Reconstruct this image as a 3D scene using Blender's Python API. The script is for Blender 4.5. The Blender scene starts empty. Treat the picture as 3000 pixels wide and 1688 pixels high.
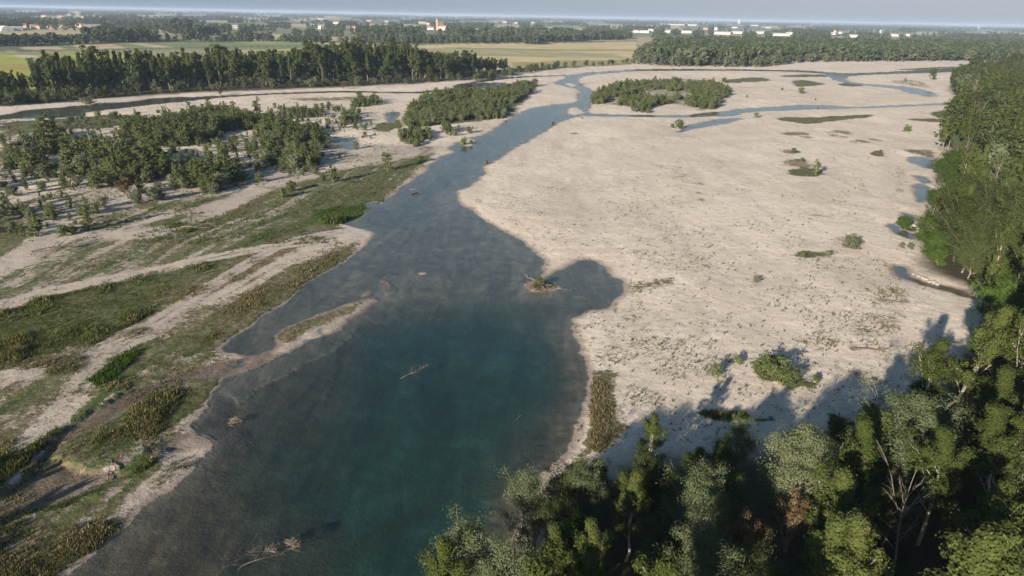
import bpy, math, random
import numpy as np
from mathutils import Vector

# ------------------------------------------------------------------ camera, light, sky
SC = bpy.context.scene
COL = SC.collection
CAM_H, FPX = 50.0, 2001.0                    # camera height, focal length in pixels of a 3000 px wide frame
PITCH, ROLL = math.atan(797 / FPX), math.radians(1.1)
Fv = np.array([0, math.cos(PITCH), -math.sin(PITCH)])
R0 = np.array([1., 0, 0]); U0 = np.array([0, math.sin(PITCH), math.cos(PITCH)])
Rv = math.cos(ROLL) * R0 + math.sin(ROLL) * U0
Uv = -math.sin(ROLL) * R0 + math.cos(ROLL) * U0
cam_d = bpy.data.cameras.new('camera'); cam = bpy.data.objects.new('camera', cam_d); COL.objects.link(cam)
cam_d.sensor_width = 36; cam_d.lens = 36 * FPX / 3000
cam_d.clip_start = 0.5; cam_d.clip_end = 150000
from mathutils import Matrix
M = Matrix((( Rv[0], Uv[0], -Fv[0], 0), (Rv[1], Uv[1], -Fv[1], 0), (Rv[2], Uv[2], -Fv[2], CAM_H), (0, 0, 0, 1)))
cam.matrix_world = M
SC.camera = cam

SUN_AZ, SUN_EL = math.radians(34), math.radians(16.5)     # the light travels away from the camera and to the right
world = bpy.data.worlds.new('World'); SC.world = world; world.use_nodes = True
nt = world.node_tree
sky = nt.nodes.new('ShaderNodeTexSky'); sky.sky_type = 'NISHITA'; sky.sun_disc = False
sky.sun_elevation = SUN_EL; sky.sun_rotation = math.pi + SUN_AZ
sky.air_density = 1.3; sky.dust_density = .6; sky.ozone_density = 3.0; sky.altitude = 50
# milky summer haze low in the sky: the sky texture fades to a grey blue towards the horizon
_g = nt.nodes.new('ShaderNodeTexCoord'); _s = nt.nodes.new('ShaderNodeSeparateXYZ'); nt.links.new(_g.outputs['Generated'], _s.inputs[0])
_r = nt.nodes.new('ShaderNodeMapRange'); _r.interpolation_type = 'SMOOTHSTEP'; nt.links.new(_s.outputs[2], _r.inputs[0])
_r.inputs[1].default_value = -.02; _r.inputs[2].default_value = .42; _r.inputs[3].default_value = .85; _r.inputs[4].default_value = 0.
_h = nt.nodes.new('ShaderNodeMapRange'); nt.links.new(_s.outputs[0], _h.inputs[0]); _h.inputs[1].default_value = -.6; _h.inputs[2].default_value = .6
_c = nt.nodes.new('ShaderNodeMix'); _c.data_type = 'RGBA'; nt.links.new(_h.outputs[0], _c.inputs[0]); _c.inputs[6].default_value = (1.7, 2.5, 3.7, 1); _c.inputs[7].default_value = (3.0, 3.6, 4.6, 1)
_m = nt.nodes.new('ShaderNodeMix'); _m.data_type = 'RGBA'; nt.links.new(_r.outputs[0], _m.inputs[0]); nt.links.new(sky.outputs[0], _m.inputs[6]); nt.links.new(_c.outputs[2], _m.inputs[7])
nt.links.new(_m.outputs[2], nt.nodes['Background'].inputs[0]); nt.nodes['Background'].inputs[1].default_value = 0.050
sun_d = bpy.data.lights.new('sun', 'SUN'); sun = bpy.data.objects.new('sun', sun_d); COL.objects.link(sun)
sun_d.energy = 4.8; sun_d.angle = math.radians(0.5); sun_d.color = (1.0, 0.865, 0.72)
ldir = Vector((math.sin(SUN_AZ) * math.cos(SUN_EL), math.cos(SUN_AZ) * math.cos(SUN_EL), -math.sin(SUN_EL)))
sun.rotation_euler = ldir.to_track_quat('-Z', 'Y').to_euler()
sun.location = (-100, -100, 120)
SC.view_settings.view_transform = 'Standard'; SC.view_settings.look = 'None'
SC.view_settings.exposure = 1.36; SC.view_settings.gamma = 1
SC.cycles.max_bounces = 6; SC.cycles.diffuse_bounces = 3; SC.cycles.glossy_bounces = 3
SC.cycles.transmission_bounces = 4; SC.cycles.transparent_max_bounces = 8; SC.cycles.volume_bounces = 0
SC.cycles.volume_step_rate = 1.0; SC.cycles.use_denoising = True

rng = np.random.default_rng(7)
random.seed(7)

# ------------------------------------------------------------------ geometry helpers
def G(x, y, z=0.0):
    """photo pixel (3000 px frame) -> the point of the ground it shows"""
    x = np.asarray(x, float); y = np.asarray(y, float)
    d = Fv * FPX + np.multiply.outer(x - 1500, Rv) + np.multiply.outer(844 - y, Uv)
    t = (z - CAM_H) / d[..., 2]
    return d[..., 0] * t, d[..., 1] * t
def PX(X, Y, Z=0.0):
    dx, dy, dz = X, Y, Z - CAM_H
    f = dx * Fv[0] + dy * Fv[1] + dz * Fv[2]
    r = dx * Rv[0] + dy * Rv[1] + dz * Rv[2]
    u = dx * Uv[0] + dy * Uv[1] + dz * Uv[2]
    f = np.where(f > 1, f, 1)
    return 1500 + FPX * r / f, 844 - FPX * u / f
def hgt(x, yb, yt):
    """height of an upright thing with base and top at those pixels"""
    X, Y = G(x, yb); lo, hi = 0., 80.
    for _ in range(30):
        m = (lo + hi) / 2
        if PX(X, Y, m)[1] > yt: lo = m
        else: hi = m
    return lo
def Z(pts, ox, oy, s=2.576): return [(ox + a / s, oy + b / s) for a, b in pts]
def hash2(ix, iy, seed):
    h = (ix.astype(np.int64) * 374761393 + iy.astype(np.int64) * 668265263 + seed * 1442695) & 0xffffffff
    h = ((h ^ (h >> 13)) * 1274126177) & 0xffffffff
    return ((h ^ (h >> 16)) & 0xffff) / 65535.0
def vnoise(x, y, seed=0):
    ix = np.floor(x); iy = np.floor(y); fx = x - ix; fy = y - iy
    fx = fx * fx * (3 - 2 * fx); fy = fy * fy * (3 - 2 * fy)
    a = hash2(ix, iy, seed); b = hash2(ix + 1, iy, seed); c = hash2(ix, iy + 1, seed); d = hash2(ix + 1, iy + 1, seed)
    return (a * (1 - fx) + b * fx) * (1 - fy) + (c * (1 - fx) + d * fx) * fy
def fbm(x, y, sc, seed=0, o=4):
    v = 0; a = .5; t = 0
    for k in range(o):
        v = v + a * vnoise(x / sc + 17.3 * k, y / sc - 9.1 * k, seed + k); t += a; a *= .5; sc *= .5
    return v / t
def smooth_poly(p, k=4):
    p = np.array(p, float); n = len(p); out = []
    for i in range(n):
        a, b, c, d = p[i - 1], p[i], p[(i + 1) % n], p[(i + 2) % n]
        for j in range(k):
            t = j / k
            out.append(.5 * ((2 * b) + (-a + c) * t + (2 * a - 5 * b + 4 * c - d) * t * t + (-a + 3 * b - 3 * c + d) * t ** 3))
    return np.array(out)
def world_poly(p, smooth=3, z=0.):
    p = smooth_poly(p, smooth) if smooth > 1 else np.array(p, float)
    X, Y = G(p[:, 0], p[:, 1], z)
    return np.stack([X, Y], 1)
def sdist(poly, X, Y, margin=30):
    """signed distance (positive inside), exact within the margin"""
    out = np.full(X.shape, -float(margin), np.float32)
    lo = poly.min(0) - margin; hi = poly.max(0) + margin
    m = (X > lo[0]) & (X < hi[0]) & (Y > lo[1]) & (Y < hi[1])
    x = X[m].astype(np.float32); y = Y[m].astype(np.float32)
    if not len(x): return out
    d2 = np.full(x.shape, 1e12, np.float32); ins = np.zeros(x.shape, bool)
    n = len(poly)
    for i in range(n):
        ax, ay = poly[i]; bx, by = poly[(i + 1) % n]
        ex, ey = bx - ax, by - ay; L = ex * ex + ey * ey
        if L < 1e-9: continue
        t = np.clip(((x - ax) * ex + (y - ay) * ey) / L, 0, 1)
        dd = (x - ax - t * ex) ** 2 + (y - ay - t * ey) ** 2
        np.minimum(d2, dd, out=d2)
        c = ((ay > y) != (by > y))
        if ey != 0: ins ^= c & (x < (y - ay) * (ex / ey) + ax)
    d = np.sqrt(d2); out[m] = np.where(ins, d, np.maximum(-d, -margin))
    return out
def polyline_dist(line, X, Y, margin=40):
    out = np.full(X.shape, float(margin), np.float32)
    lo = line.min(0) - margin; hi = line.max(0) + margin
    m = (X > lo[0]) & (X < hi[0]) & (Y > lo[1]) & (Y < hi[1])
    x, y = X[m], Y[m]; d2 = np.full(x.shape, float(margin) ** 2)
    for (ax, ay), (bx, by) in zip(line[:-1], line[1:]):
        ex, ey = bx - ax, by - ay; L = ex * ex + ey * ey + 1e-9
        t = np.clip(((x - ax) * ex + (y - ay) * ey) / L, 0, 1)
        d2 = np.minimum(d2, (x - ax - t * ex) ** 2 + (y - ay - t * ey) ** 2)
    out[m] = np.sqrt(d2); return out
def sstep(a, b, x):
    t = np.clip((x - a) / (b - a), 0, 1); return t * t * (3 - 2 * t)

# ------------------------------------------------------------------ layout, traced as ground outlines
MAIN = [(-500, 2300), (-200, 2000), (40, 1830), (194, 1688), (272, 1625), (338, 1570), (388, 1532), (419, 1493), (497, 1431), (540, 1400), (582, 1357), (640, 1307),
        (610, 1290), (570, 1268), (562, 1240), (590, 1205), (637, 1140), (679, 1091), (760, 1045), (700, 1035), (656, 1021), (664, 1002), (691, 982), (738, 963), (761, 928), (819, 901),
        (870, 862), (912, 823), (970, 792), (1000, 773), (1043, 739), (1078, 714), (1099, 683), (1062, 668), (1040, 655), (1078, 617), (1128, 588), (1155, 568),
        (1229, 514), (1283, 467), (1330, 444), (1314, 434), (1342, 417), (1427, 392), (1458, 370), (1481, 355), (1536, 327), (1575, 314), (1629, 306),
        (1687, 300), (1695, 281), (1703, 267), (1683, 260), (1655, 252), (1625, 243), (1652, 232), (1668, 223), (1720, 214), (1790, 209), (1860, 205), (1862, 208),
        (1790, 214), (1722, 221), (1695, 232), (1705, 248), (1728, 262), (1745, 271), (1737, 293), (1724, 322), (1722, 335), (1683, 343), (1641, 357), (1617, 370),
        (1575, 397), (1528, 421), (1497, 438), (1474, 460), (1443, 473), (1411, 487), (1423, 502), (1404, 522), (1373, 547), (1338, 564), (1345, 588),
        (1373, 611), (1411, 642), (1466, 673), (1520, 700), (1543, 722), (1575, 745), (1592, 761), (1594, 790), (1590, 823), (1602, 820), (1617, 804), (1675, 776),
        (1706, 765), (1738, 765), (1765, 780), (1792, 808), (1823, 819), (1831, 835), (1819, 862), (1800, 889), (1761, 907), (1730, 908), (1695, 924),
        (1675, 936), (1675, 959), (1687, 990), (1699, 1029), (1710, 1068), (1722, 1091), (1716, 1118), (1718, 1165), (1699, 1202), (1687, 1244),
        (1675, 1291), (1640, 1345), (1590, 1392), (1550, 1440), (1532, 1477), (1516, 1535), (1485, 1594), (1430, 1688), (1350, 1850), (1200, 2200), (1100, 2400), (-500, 2500)]
WATERS = [MAIN,
    [(-900, 420), (-400, 372), (0, 339), (54, 327), (194, 313), (349, 302), (466, 288), (582, 284), (776, 274.5), (1000, 267), (1155, 270), (1233, 269), (1287, 264), (1326, 260), (1334, 250), (1373, 244),
     (1466, 243), (1480, 246), (1458, 254), (1411, 259), (1349, 265), (1233, 273), (1155, 273), (1000, 271), (776, 278), (621, 289), (505, 301), (388, 313), (272, 328), (217, 343), (78, 347), (0, 351), (-400, 395), (-900, 450)],
    [(1370, 243), (1407, 237), (1466, 227.5), (1560, 223), (1660, 220), (1680, 219), (1682, 222), (1560, 226), (1480, 232), (1410, 241)],
    [(1850, 204), (2000, 203), (2140, 204), (2287, 205.5), (2349, 206.5), (2446, 213), (2505, 215), (2621, 210), (2745, 203), (2815, 198), (2900, 193), (3000, 189.5), (3200, 184), (3200, 190), (3000, 196), (2873, 199), (2820, 206), (2776, 212),
     (2582, 218), (2500, 222), (2477, 230), (2486, 239), (2543, 246), (2637, 253), (2683, 259), (2730, 270), (2744, 279), (2730, 284), (2679, 276), (2621, 260), (2532, 250),
     (2466, 240), (2427, 227), (2412, 217), (2349, 212), (2272, 209), (2100, 207), (2000, 207), (1850, 208)],
    [(1716, 333), (1776, 335), (1893, 337.5), (2000, 338), (2035, 335), (2093, 329), (2194, 317), (2291, 312), (2380, 308), (2458, 311), (2505, 313.5), (2738, 304), (2815, 297), (2850, 289), (2900, 292), (2838, 306),
     (2738, 308.5), (2505, 318), (2450, 319), (2311, 323), (2175, 330), (2160, 339), (2093, 341), (2000, 344), (1893, 343), (1776, 341), (1720, 340)],
    [(1985, 388), (2012, 371), (2058, 359), (2116, 349), (2171, 347), (2155, 355), (2097, 367), (2023, 379)],
    [(1134, 333), (1130, 345), (1137, 360), (1150, 358), (1165, 345), (1172, 332), (1155, 328)],
    [(1000, 412), (1012, 404), (1038, 406), (1045, 418), (1040, 434), (1015, 436), (1000, 428)],
    [(1066, 599), (1085, 592), (1108, 592), (1098, 606), (1075, 609)],
    [(2664, 463), (2690, 461), (2730, 466), (2735, 490), (2705, 492), (2690, 484), (2668, 475)],
    [(2686, 514), (2718, 522), (2720, 536), (2700, 534)],
    [(2679, 539), (2706, 541), (2722, 570), (2708, 592), (2683, 590), (2690, 570), (2680, 552)],
    [(2604, 662), (2625, 659), (2645, 676), (2678, 688), (2682, 703), (2650, 694), (2620, 679)],
    [(2621, 792), (2632, 783), (2657, 784), (2669, 796), (2668, 806), (2690, 817), (2720, 828), (2780, 843), (2830, 856), (2862, 874), (2820, 867), (2760, 850), (2700, 834), (2660, 820), (2630, 810)],
    [(2640, 625), (2672, 632), (2680, 645), (2662, 646)],
]
ISLANDS = [
    [(805, 985), (850, 952), (930, 922), (1000, 893), (1060, 877), (1105, 870), (1110, 884), (1085, 906), (1040, 932), (1005, 959), (965, 985), (935, 1006), (905, 1010), (870, 1020), (835, 1040), (800, 1050), (770, 1055), (745, 1062), (740, 1050), (780, 1030), (815, 1005)],
    [(1544, 836), (1558, 824), (1585, 816), (1605, 820), (1640, 842), (1615, 854), (1560, 857)],
    [(1112, 825), (1132, 817), (1150, 833), (1165, 850), (1138, 868), (1120, 848)],
    [(1056, 864), (1078, 846), (1105, 838), (1096, 858), (1070, 868)],
    [(1345, 415), (1370, 408), (1397, 412), (1390, 426), (1352, 428)],
    [(1660, 320), (1682, 313), (1705, 322), (1716, 331), (1690, 338), (1666, 333)],
    [(1222, 799), (1236, 797), (1240, 803), (1226, 805)],
    [(1655, 247), (1672, 243), (1690, 250), (1682, 256)],
]
DEEP = [(1060, 1000), (1250, 930), (1480, 880), (1640, 950), (1655, 1100), (1630, 1240), (1560, 1330), (1470, 1500), (1350, 1850), (1050, 2300), (560, 2300), (700, 1900), (800, 1688), (840, 1450), (880, 1270), (940, 1100)]
MUD = [  # low, wet ground that the river level just about reaches
    [(-60, 1500), (0, 1462), (60, 1420), (105, 1372), (120, 1322), (200, 1255), (272, 1210), (388, 1145), (505, 1100), (600, 1072), (680, 1052), (780, 1030), (830, 1040), (760, 1080), (690, 1100), (620, 1112), (560, 1118),
     (500, 1135), (430, 1160), (400, 1190), (330, 1230), (270, 1262), (190, 1300), (160, 1345), (205, 1372), (250, 1390), (330, 1380), (380, 1400), (300, 1430), (200, 1470), (120, 1500), (0, 1530), (-60, 1560)],
    [(480, 1290), (560, 1262), (640, 1300), (600, 1318), (520, 1330), (430, 1330), (420, 1310)],
    [(1000, 655), (1100, 675), (1080, 640), (1020, 650)],
    [(880, 1010), (1000, 965), (1060, 950), (980, 1020), (880, 1070), (760, 1130), (700, 1180), (650, 1150), (700, 1100), (790, 1055)],
    [(1148, 800), (1200, 800), (1208, 830), (1190, 868), (1140, 878), (1090, 872), (1060, 870), (1050, 855), (1105, 835), (1120, 815)],
]
LOWS = [ISLANDS[0], ISLANDS[2], ISLANDS[3], [(590, 1200), (690, 1150), (640, 1320), (560, 1380), (500, 1330), (560, 1260)]]
VEG = [
    ([(-300, 760), (0, 735), (200, 700), (460, 650), (700, 600), (1000, 500), (1280, 450), (1150, 570), (1030, 640), (1000, 665), (1090, 680), (1000, 770), (740, 960), (650, 1020), (700, 1060), (560, 1230), (380, 1530), (190, 1688), (-300, 2100)], .70, .5, 2.0),
    # outline, cover, dryness 0 green .. 1 straw, edge width in metres
    (Z([(0, 680), (300, 560), (800, 430), (1500, 290), (1870, 245), (1750, 330), (1500, 400), (1250, 580), (1150, 690), (950, 790), (750, 900), (400, 1000), (150, 1060), (-300, 1090), (-300, 760)], 0, 660), 1.0, .15, 2.0),
    (Z([(600, 1230), (700, 1130), (850, 1000), (1050, 900), (1200, 860), (1110, 960), (1000, 1080), (900, 1190), (750, 1240)], 0, 660), 1.2, -.25, 1.0),
    (Z([(-300, 1300), (0, 1215), (300, 1150), (560, 1050), (850, 930), (1150, 850), (1600, 800), (1720, 900), (1500, 1000), (1250, 1080), (1000, 1180), (700, 1300), (450, 1380), (200, 1470), (-300, 1600)], 0, 660), .85, .35, 4.0),
    (Z([(1200, 860), (1700, 520), (2000, 370), (2576, 170), (2700, 240), (2350, 400), (2110, 600), (1900, 760), (1700, 880), (1300, 1100), (1050, 1180)], 0, 660), .80, .62, 3.0),
    (Z([(560, 520), (700, 350), (850, 320), (900, 200), (1130, 60), (1450, 10), (1720, -60), (1540, 150), (1400, 260), (1200, 380), (1000, 440), (820, 560), (640, 640), (450, 640)], 0, 1128), .95, .3, 1.5),
    (Z([(640, 340), (1000, 230), (1500, 110), (2000, -20), (2400, -110), (2700, -120), (2600, 0), (2400, 60), (2000, 150), (1300, 270), (900, 330)], 0, 660), .75, .2, 3.0),
    ([(700, 590), (900, 540), (1080, 505), (1220, 470), (1290, 450), (1240, 500), (1150, 560), (1090, 590), (1000, 640), (880, 680), (720, 700), (560, 720), (600, 650)], .62, .35, 5.0),
    ([(-60, 1075), (300, 955), (520, 850), (700, 745), (900, 690), (1010, 690), (800, 790), (600, 890), (420, 1000), (200, 1095), (-60, 1190)], .85, .7, 3.0),
    ([(905, 645), (920, 620), (980, 610), (1040, 600), (1130, 582), (1110, 612), (1060, 640), (1000, 658), (940, 662)], 1.2, -.1, 1.2),
    ([(450, 669), (505, 641), (582, 634), (660, 650), (621, 680), (543, 690)], 1.1, .05, 1.5),
    (Z([(-200, 1040), (0, 1000), (250, 950), (500, 870), (700, 770), (880, 680), (1080, 580), (1250, 520), (1200, 640), (1020, 740), (850, 800), (500, 950), (250, 1020), (0, 1040), (-200, 1090)], 0, 1128), .95, .1, 1.2),
    (Z([(-300, 1700), (-100, 1400), (200, 1320), (450, 1220), (700, 1060), (900, 960), (1090, 920), (1000, 1030), (840, 1160), (690, 1280), (500, 1420), (300, 1600), (100, 1800)], 0, 1128), .75, .4, 2.0),
    (Z([(200, 1200), (500, 1000), (900, 800), (1250, 620), (1630, 440), (1500, 580), (1200, 800), (900, 960), (400, 1200), (200, 1320)], 0, 1128), .42, .8, 3.0),
    (Z([(-300, 900), (-100, 600), (100, 560), (280, 440), (420, 350), (480, 360), (330, 520), (280, 620), (180, 700), (0, 850), (-100, 900)], 0, 1128), 1.1, .1, 1.2),
    ([(808, 985), (850, 955), (930, 925), (1000, 900), (1080, 880), (1050, 905), (960, 950), (900, 975), (850, 1005)], .8, .75, 1.5),
    ([(0, 365), (160, 350), (330, 340), (420, 350), (330, 380), (180, 385), (60, 400), (0, 420)], .8, .5, 5.0),
    ([(0, 430), (120, 420), (230, 400), (260, 430), (100, 460), (0, 470)], .8, .55, 4.0),
    ([(840, 290), (1000, 285), (1120, 280), (1060, 295), (900, 300)], .6, .5, 5.),
    ([(400, 600), (560, 590), (760, 545), (820, 560), (640, 600), (480, 630), (400, 620)], .85, .35, 3.0),
    ([(270, 640), (420, 620), (450, 640), (330, 680), (200, 700), (80, 740), (60, 720), (180, 670)], .7, .7, 3.),
    ([(-50, 660), (80, 640), (100, 720), (60, 750), (-50, 760)], .9, .75, 3.),
    ([(-50, 440), (60, 450), (400, 470), (700, 400), (1000, 380), (1000, 480), (900, 560), (700, 610), (400, 640), (200, 650), (-50, 720)], .38, .45, 10.),
    ([(1100, 370), (1170, 350), (1180, 375), (1140, 390), (1100, 388)], .9, .4, 2.),
    ([(1180, 360), (1200, 330), (1250, 290), (1450, 262), (1570, 248), (1540, 290), (1480, 345), (1300, 370), (1200, 378)], .85, .3, 4.),
    ([(1740, 275), (1900, 235), (2050, 235), (2150, 255), (2110, 320), (2040, 325), (1980, 310), (1760, 310)], .55, .4, 5.),
    # right-hand gravel: green and brown patches
    ([(1726, 1100), (1800, 1090), (1812, 1180), (1815, 1237), (1842, 1252), (1815, 1295), (1761, 1330), (1691, 1350), (1706, 1283), (1720, 1206)], .8, .7, 1.5),
    ([(1722, 1000), (1800, 990), (1900, 940), (1880, 880), (1830, 850), (1850, 900), (1800, 940), (1760, 970)], .35, .5, 4.),
    ([(1880, 940), (1930, 930), (1920, 1010), (1850, 1060), (1800, 1100), (1730, 1090), (1740, 1030)], .38, .5, 4.),
    ([(1840, 830), (1960, 820), (1980, 840), (1900, 860), (1830, 870)], .55, .7, 2.),
    ([(2200, 1080), (2215, 1060), (2290, 1045), (2305, 1080), (2340, 1110), (2390, 1130), (2370, 1148), (2300, 1130), (2240, 1120), (2210, 1105)], .9, .2, 1.5),
    ([(2060, 1100), (2090, 1075), (2140, 1110), (2150, 1140), (2090, 1130)], .45, .3, 2.),
    ([(2045, 1212), (2100, 1205), (2180, 1212), (2185, 1228), (2120, 1240), (2050, 1222)], 1., .0, 1.),
    ([(2200, 1235), (2250, 1225), (2255, 1238), (2210, 1242)], .9, .0, 1.),
    ([(2020, 770), (2060, 745), (2110, 740), (2100, 765), (2050, 778)], .4, .5, 2.),
    ([(2320, 750), (2340, 742), (2400, 745), (2450, 735), (2430, 760), (2350, 766)], .75, .3, 1.5),
    ([(2455, 730), (2480, 690), (2520, 700), (2500, 735)], .55, .4, 2.),
    ([(2300, 510), (2340, 495), (2400, 500), (2410, 520), (2340, 522)], .9, .2, 2.),
    ([(2290, 475), (2340, 470), (2380, 490), (2360, 500), (2310, 488)], .8, 1.1, 2.),
    ([(2290, 448), (2310, 440), (2345, 448), (2320, 455)], .8, 1., 1.5),
    ([(2550, 450), (2600, 440), (2610, 455), (2590, 463), (2555, 460)], .85, .4, 1.5),
    ([(2275, 348), (2400, 345), (2540, 338), (2560, 345), (2440, 358), (2380, 367), (2330, 362)], .9, .5, 2.),
    ([(2425, 385), (2480, 385), (2510, 400), (2480, 410), (2430, 402)], .6, .6, 3.),
    ([(2490, 412), (2560, 410), (2600, 420), (2560, 425), (2500, 425)], .6, .6, 3.),
    ([(2650, 352), (2730, 350), (2790, 360), (2740, 362)], .8, .5, 2.),
    ([(2295, 392), (2360, 390), (2370, 400), (2300, 402)], .7, 1.2, 2.),
    ([(2720, 335), (2790, 325), (2820, 345), (2750, 348)], .9, .3, 2.),
    ([(2120, 238), (2180, 230), (2240, 230), (2260, 238), (2200, 243), (2130, 245)], .9, .55, 3.),
    ([(2320, 240), (2350, 236), (2400, 243), (2410, 250), (2340, 256)], .9, .55, 3.),
    ([(2450, 247), (2490, 240), (2540, 250), (2500, 256), (2460, 252)], .85, .55, 3.),
    ([(2280, 225), (2340, 220), (2430, 220), (2420, 226), (2330, 228)], .85, .45, 3.),
    ([(2230, 270), (2300, 262), (2420, 262), (2450, 275), (2380, 290), (2260, 285)], .3, .8, 5.),
    ([(2600, 240), (2660, 235), (2720, 245), (2730, 262), (2660, 252)], .5, .5, 5.),
    ([(2620, 205), (2740, 198), (2820, 196), (2800, 200), (2700, 206)], .8, .4, 4.),
    ([(2430, 540), (2490, 560), (2540, 535), (2550, 580), (2480, 600), (2400, 602), (2440, 580)], .35, .4, 3.),
    ([(2350, 620), (2400, 635), (2540, 620), (2480, 640), (2370, 640)], .45, .4, 2.),
    ([(1900, 480), (1990, 500), (2080, 530), (2060, 560), (1980, 540), (1920, 510)], .4, .5, 6.),
    ([(2600, 840), (2650, 850), (2680, 900), (2620, 1000), (2500, 1010), (2450, 960), (2500, 900)], .42, .45, 6.),
    ([(2440, 950), (2340, 970), (2300, 1030), (2420, 1040), (2500, 1010)], .36, .45, 6.),
    ([(2530, 810), (2580, 820), (2540, 870), (2500, 880)], .4, .5, 3.),
    ([(2590, 490), (2650, 490), (2660, 540), (2640, 600), (2600, 560)], .5, .75, 4.),
    ([(2630, 440), (2740, 445), (2740, 470), (2680, 455)], .7, .8, 4.),
    ([(2615, 655), (2660, 640), (2690, 660), (2680, 680), (2640, 672)], 1.1, .1, 1.5),
    ([(1560, 900), (1580, 740), (1620, 640), (1640, 560), (1590, 560), (1570, 640), (1560, 720)], .32, .9, 4.),
    ([(1380, 570), (1480, 590), (1600, 560), (1640, 620), (1560, 700), (1450, 650), (1400, 610)], .27, .6, 6.),
    ([(1545, 836), (1560, 824), (1600, 824), (1632, 842), (1600, 852), (1560, 855)], .9, .8, 1.),
]
TRACKS = [  # centre line, half width m, strength
    ([(-200, 1180), (-50, 1125), (120, 1078), (300, 1015), (420, 965), (520, 905), (600, 855), (680, 805), (780, 745), (880, 705), (1000, 680), (1060, 672)], 1.5, 1.0),
    ([(1085, 678), (1010, 700), (930, 728), (860, 762)], 4.2, .95), ([(880, 750), (800, 790), (720, 838), (640, 880)], 2.4, .75),
    ([(420, 968), (300, 1018), (120, 1085), (-50, 1135)], 2.6, .7),
    ([(0, 1420), (80, 1330), (150, 1250), (220, 1170), (260, 1110), (340, 1040), (450, 965)], 2.0, .6),
    ([(-200, 960), (0, 905), (150, 860), (300, 830), (450, 800), (560, 775), (700, 745), (800, 728), (900, 715)], 2.2, .9),
    ([(-200, 860), (0, 800), (200, 700), (420, 690), (600, 640), (760, 560), (930, 510), (1100, 470)], 4.0, .8),
    ([(1350, 590), (1500, 560), (1700, 500), (1900, 470), (2100, 420), (2250, 380)], 5.0, .6),
    ([(1562, 860), (1568, 740), (1566, 640), (1567, 560)], .9, .6),
    ([(2450, 395), (2520, 410), (2600, 440), (2600, 520), (2600, 560)], 2.0, .8),
]
FIELDS = [  # outline, colour
    ([(-1500, 130), (0, 163), (90, 164), (240, 205), (330, 250), (150, 290), (0, 300), (-1500, 350)], (.25, .27, .045)),
    ([(-200, 178), (60, 190), (300, 232), (320, 242), (40, 205), (-200, 192)], (.29, .23, .06)),
    ([(35, 164), (100, 163), (250, 203), (200, 206)], (.40, .34, .25)),
    ([(95, 163), (180, 156), (340, 154), (400, 166), (600, 190), (900, 215), (700, 230), (330, 215), (240, 204)], (.25, .26, .055)),
    ([(340, 155), (520, 151), (700, 150), (900, 153), (1100, 180), (900, 190), (640, 185), (560, 190), (420, 168)], (.235, .22, .12)),
    ([(680, 150), (1000, 140), (1330, 131), (1600, 128), (1860, 124), (1870, 150), (1840, 186), (1500, 192), (1200, 190), (900, 170), (760, 160)], (.41, .34, .18)),
    ([(700, 151), (900, 146), (1200, 141), (1500, 147), (1800, 160), (1840, 172), (1500, 168), (1200, 160), (900, 158)], (.27, .25, .13)),
    ([(1300, 140), (1600, 146), (1860, 146), (1860, 150), (1600, 151), (1300, 143)], (.20, .21, .09)),
    ([(1500, 186), (1700, 178), (1850, 176), (1850, 192), (1650, 200), (1500, 205)], (.24, .22, .10)),
    ([(60, 140), (200, 138), (240, 146), (70, 149)], (.36, .29, .19)),
    ([(140, 134), (230, 132), (260, 143), (200, 145)], (.10, .15, .06)),
    ([(205, 134), (330, 131), (375, 144), (250, 146)], (.41, .31, .21)),
    ([(330, 130), (700, 125), (900, 132), (700, 141), (420, 144)], (.13, .17, .07)),
    ([(370, 129), (420, 128), (520, 141), (470, 143)], (.34, .30, .19)),
    ([(650, 124), (830, 125), (1000, 131), (830, 134)], (.15, .24, .06)),
    ([(1000, 129), (1500, 126), (1850, 120), (1850, 123), (1500, 129), (1000, 134)], (.17, .17, .15)),
    ([(2600, 95), (3000, 97), (3300, 98), (3300, 104), (2900, 104), (2700, 101)], (.40, .33, .20)),
    ([(1700, 72), (2100, 78), (2100, 81), (1700, 75)], (.42, .36, .22)),
    ([(60, 50), (350, 56), (360, 60), (80, 56)], (.40, .34, .22)),
    ([(850, 72), (1000, 74), (1000, 78), (850, 76)], (.38, .34, .22)),
    ([(2000, 88), (2600, 94), (2600, 97), (2000, 91)], (.2, .21, .13)),
]
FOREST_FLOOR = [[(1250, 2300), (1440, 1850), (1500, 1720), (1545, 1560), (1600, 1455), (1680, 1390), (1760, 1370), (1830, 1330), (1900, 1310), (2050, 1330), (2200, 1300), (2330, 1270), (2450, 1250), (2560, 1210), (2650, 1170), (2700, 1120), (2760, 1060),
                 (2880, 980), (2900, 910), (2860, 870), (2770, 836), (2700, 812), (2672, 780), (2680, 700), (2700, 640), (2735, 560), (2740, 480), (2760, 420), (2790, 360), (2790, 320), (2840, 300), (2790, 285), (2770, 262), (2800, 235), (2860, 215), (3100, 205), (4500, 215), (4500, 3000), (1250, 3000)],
                [(-900, 300), (0, 292), (120, 288), (330, 270), (600, 255), (850, 245), (1100, 230), (1400, 212), (1560, 196), (1680, 190), (1700, 196), (1560, 212), (1480, 224), (1400, 236), (1200, 250), (1000, 260), (850, 265), (600, 275), (330, 292), (130, 308), (0, 318), (-900, 350)]]

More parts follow.
